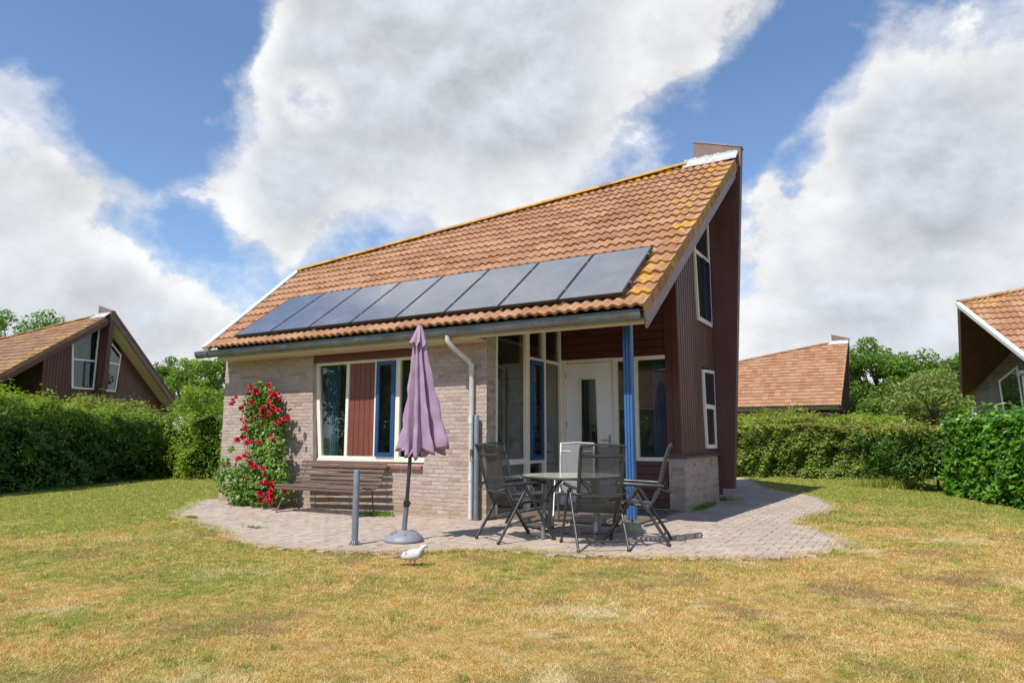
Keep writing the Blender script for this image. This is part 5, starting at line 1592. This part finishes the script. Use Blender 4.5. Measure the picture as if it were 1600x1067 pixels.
tree('leafy green tree close behind the brick corner under the gutter', DP(330, 33), 5.2, 1.8, 3.5, 12000, 0.13, 'tree_leaf', 28, squash=1.05)
tree('light green tree between the slim tree and the brick corner', DP(292, 42), 6.3, 1.8, 4.3, 7000, 0.16, 'lime_leaf', 29, squash=1.1)
tree('low dark tree filling the gap under the right-hand clump', DP(1345, 40), 3.6, 1.9, 1.9, 8000, 0.17, 'tree_leaf', 30)

tree('tree behind the viewer, mirrored in the left pane of the front window', (-21, -7.5), 7, 3.2, 4.2, 9000, 0.26, 'tree_leaf', 41)
tree('tree behind the viewer, mirrored in the blue casement', (-25, -13), 8, 3.4, 4.6, 9000, 0.28, 'tree_leaf', 42)
tree('tree behind the viewer, mirrored in the porch glass', (-6, -21), 7.5, 3.0, 4.4, 8000, 0.28, 'tree_leaf', 43)


def rose():
    y = 8.30
    root = empty('climbing_rose', (-10.25, y, 0.0), 0, 'climbing rose with clusters of red flowers against the brick wall', 'rose')
    o = np.array([-10.25, y, 0])
    rg = np.random.default_rng(5)
    blobs = [(405, 612, 24), (418, 632, 36), (392, 632, 24), (424, 662, 30), (398, 665, 34), (440, 668, 18), (410, 692, 32), (430, 700, 24), (405, 722, 36), (432, 735, 30), (385, 745, 34), (360, 752, 30), (410, 765, 38), (438, 768, 24), (375, 775, 26), (345, 742, 16), (352, 722, 12), (362, 702, 8)]
    Ps, Ns = [], []
    for u, v, r_ in blobs:
        sc = 9.6 / F_PX * r_; c = PY(u, v, 8.36 if v < 700 else 8.22) - o
        k = int(430 * (r_ / 30) ** 2); d = rg.normal(size=(k, 3)); d /= np.linalg.norm(d, axis=1, keepdims=True)
        p = c + d * (sc * rg.uniform(.2, 1.12, k) ** .5)[:, None] * [1, .42 if v < 700 else .75, 1]; p[:, 1] = np.minimum(p[:, 1], .235); p[:, 2] = np.maximum(p[:, 2], .04)
        Ps.append(p); Ns.append(d * .5 + [0, -.35, .45] + rg.normal(size=(k, 3)) * .45)
    obj('foliage', leaf_mesh('foliage', np.concatenate(Ps), np.concatenate(Ns), .066, 'rose_leaf', aspect=.65), root)
    for k in range(9):
        x0 = rg.uniform(-.25, .25); b = MB(); x1 = rg.uniform(-.5, .55); z1 = rg.uniform(1.2, 2.2)
        b.tube([(x0, .12, 0), (x0 * .6, .10, .5), (x1 * .7, .15, z1 * .6), (x1, .16, z1)], [.012, .010, .007, .004], 6); b.build('stem', 'bark', root)
    fl = [(403, 590, 1), (418, 603, 2), (424, 606, 2), (393, 606, 2), (399, 613, 3), (404, 611, 2), (391, 616, 2), (430, 622, 3), (426, 617, 3), (420, 626, 2), (437, 627, 2), (433, 617, 2), (364, 625, 2), (367, 629, 2), (376, 637, 3), (380, 643, 1), (396, 634, 2),
          (391, 627, 2), (412, 640, 3), (409, 645, 2), (424, 640, 3), (428, 643, 3), (421, 649, 2), (448, 652, 3), (438, 657, 3), (433, 660, 2), (427, 661, 1), (377, 656, 2), (383, 667, 2), (388, 674, 1), (378, 682, 3), (372, 687, 3), (386, 691, 3), (404, 690, 2), (402, 697, 2),
          (426, 685, 3), (423, 689, 2), (420, 702, 1), (374, 716, 3), (395, 727, 3), (400, 729, 2), (393, 723, 2), (410, 731, 2), (418, 722, 1), (415, 752, 3), (416, 758, 3), (421, 768, 3), (424, 775, 3), (418, 777, 2), (407, 772, 3), (406, 779, 3), (444, 768, 2), (358, 787, 1), (378, 785, 1), (404, 661, 1), (410, 667, 1), (396, 652, 1), (390, 710, 1)]
    protos = []
    for q in range(5):
        b = MB(); r2 = np.random.default_rng(q)
        for layer, (npet, rr, tilt, sz) in enumerate(((5, .030, .25, .036), (5, .020, .75, .032), (4, .009, 1.2, .026))):
            for k in range(npet):
                a = 2 * math.pi * (k + .5 * layer) / npet + r2.normal(0, .15); d = np.array([math.cos(a), math.sin(a), 0]); t = np.array([-d[1], d[0], 0]); up = np.array([0, 0, 1.]); tl = tilt + r2.normal(0, .12)
                o_ = d * math.cos(tl) + up * math.sin(tl); c0 = d * rr * .25
                b.add([c0 - t * sz * .25, c0 + t * sz * .25, c0 + t * sz * .62 + o_ * sz * .6 + up * .004, c0 + o_ * sz * 1.05, c0 - t * sz * .62 + o_ * sz * .6 + up * .004], [(0, 1, 2, 3, 4)])
        protos.append(b.mesh('blossom', 'rose_red'))
    for (u, v, s) in fl:
        for j in range(1 if s == 1 else s + 1):
            p = PY(u + rg.normal(0, 2.2) * j, v + rg.normal(0, 2.2) * j, (8.22 if v < 700 else 7.98) + rg.uniform(-.05, .03)) - o
            bo = obj('blossom', protos[rg.integers(5)], root, tuple(p), (rad(rg.uniform(35, 80)), rg.uniform(-.4, .4), rad(rg.uniform(-60, 60))))
            k = (.65, .95, 1.15)[s - 1] * rg.uniform(.85, 1.15); bo.scale = (k, k, k)


rose()


# ------------------------------------------------------------------ grass
def blades(name, mat, P, hgt, wid, lean, kind='stuff', label=None, cat='grass', parent=None):
    n = len(P); a = RNG.uniform(0, 2 * math.pi, n); d = np.stack([np.cos(a), np.sin(a), np.zeros(n)], 1); t = np.stack([-d[:, 1], d[:, 0], d[:, 2]], 1)
    h = hgt[:, None] if hasattr(hgt, '__len__') else np.full((n, 1), hgt); h = h * RNG.uniform(.5, 1.35, (n, 1)); ln = RNG.uniform(.25, lean, (n, 1))
    w = wid[:, None] if hasattr(wid, '__len__') else wid
    V = np.empty((n, 3, 3)); V[:, 0] = P - t * w; V[:, 1] = P + t * w; V[:, 2] = P + d * h * ln + np.array([0, 0, 1.]) * h
    T = np.arange(n * 3).reshape(n, 3)
    return obj(name, np_mesh(name, V.reshape(-1, 3), T, mat), parent, kind=kind, label=label, cat=cat if parent is None else None)


def lawn_grass():
    n = 1900000
    # even spread over the picture rather than over the ground: nearer means denser
    dep = np.exp(RNG.uniform(math.log(2.6), math.log(24), n)); u = RNG.uniform(-60, 1660, n)
    lat = (u - 800) / 1077.4 * dep
    x = -math.sin(YAW) * dep + math.cos(YAW) * lat; y = math.cos(YAW) * dep + math.sin(YAW) * lat
    keep = RNG.uniform(size=n) < np.clip(0.30 + 0.045 * (dep - 2.6) * 1.0, .3, .5)
    jag = vnoise(np.stack([x * 3, y * 3, x * 0], 1), 40) * 0.07 + RNG.normal(0, .02, n)
    jag = jag * .8
    keep &= ~in_poly(x + jag, y + jag, PATIO_GRASS) & ~in_poly(x, y, HOUSE_FOOT)
    x, y, dep = x[keep], y[keep], dep[keep]
    P = np.stack([x, y, np.full(len(x), -.004)], 1)
    tuft = np.clip(vnoise(P * 2.2, 12), -1, 1)
    edge = in_poly(x, y, grow(PATIO, 0.16)); hgt = (0.011 + 0.006 * tuft + 0.0011 * dep) * np.where(edge, 1.7, 1.0) + np.where(edge, .014, 0); wid = 0.0009 + 0.00030 * dep
    blades('grass', 'grass_blade', P, hgt, wid, 3.0, label='short sun-dried lawn grass, straw coloured with green patches')


lawn_grass()


def lawn_tufts():
    """greener, longer clumps that outgrow the scorched turf"""
    Ps, Hs = [], []
    for k in range(520):
        dep = math.exp(RNG.uniform(math.log(3.2), math.log(14))); u = RNG.uniform(0, 1600); c = DP(u, dep)
        if in_poly(np.array([c[0]]), np.array([c[1]]), grow(PATIO, .05))[0]: continue
        m = int(RNG.integers(14, 70)); r_ = RNG.uniform(.02, .10)
        p = np.stack([c[0] + RNG.normal(0, r_, m), c[1] + RNG.normal(0, r_, m), np.full(m, -.004)], 1)
        Ps.append(p); Hs.append(np.full(m, RNG.uniform(.020, .042)))
    P = np.concatenate(Ps); dep = P @ _fw
    blades('grass_tufts', 'tuft_blade', P, np.concatenate(Hs), 0.0012 + 0.00028 * dep, 1.6, label='scattered longer green tufts in the dry lawn')


lawn_tufts()


def weeds():
    spots = [((1090, 800), 'green weeds growing along the foot of the low brick wall', .09, .35, 350), ((1120, 782), 'weeds in the paving joint at the end of the low wall', .08, .4, 400),
             ((585, 806), 'green weeds in the paving under the right end of the bench', .07, .35, 700), ((652, 800), 'small weed against the brick wall behind the parasol', .06, .12, 150),
             ((300, 811), 'small green tuft in the paving at the far left of the patio', .05, .12, 160), ((1152, 788), 'low weeds in the shaded paving beside the brown fin', .025, .35, 160),
             ((400, 826), 'grass tuft in the paving in front of the rose', .03, .2, 160), ((1390, 762), 'long grass under the bare stems of the right hedge', .20, 0.8, 700)]
    for (u, v), lab, h, sp, n in spots:
        c = G(u, v); P = np.stack([RNG.normal(0, sp * .5, n), RNG.normal(0, sp * .22, n), np.full(n, .0)], 1)
        if (u, v) == (1090, 800): P = np.stack([np.abs(RNG.normal(0, .04, n)), RNG.normal(0, .35, n), np.zeros(n)], 1); c = np.array([-3.12, 11.9, 0])
        r = empty('weed', (c[0], c[1], .01), 0, lab, 'weed')
        blades('leaves', 'rose_leaf' if u != 1390 else 'tip_leaf', P, h, .006 if u != 1390 else .009, 1.4, kind=None, parent=r)


weeds()
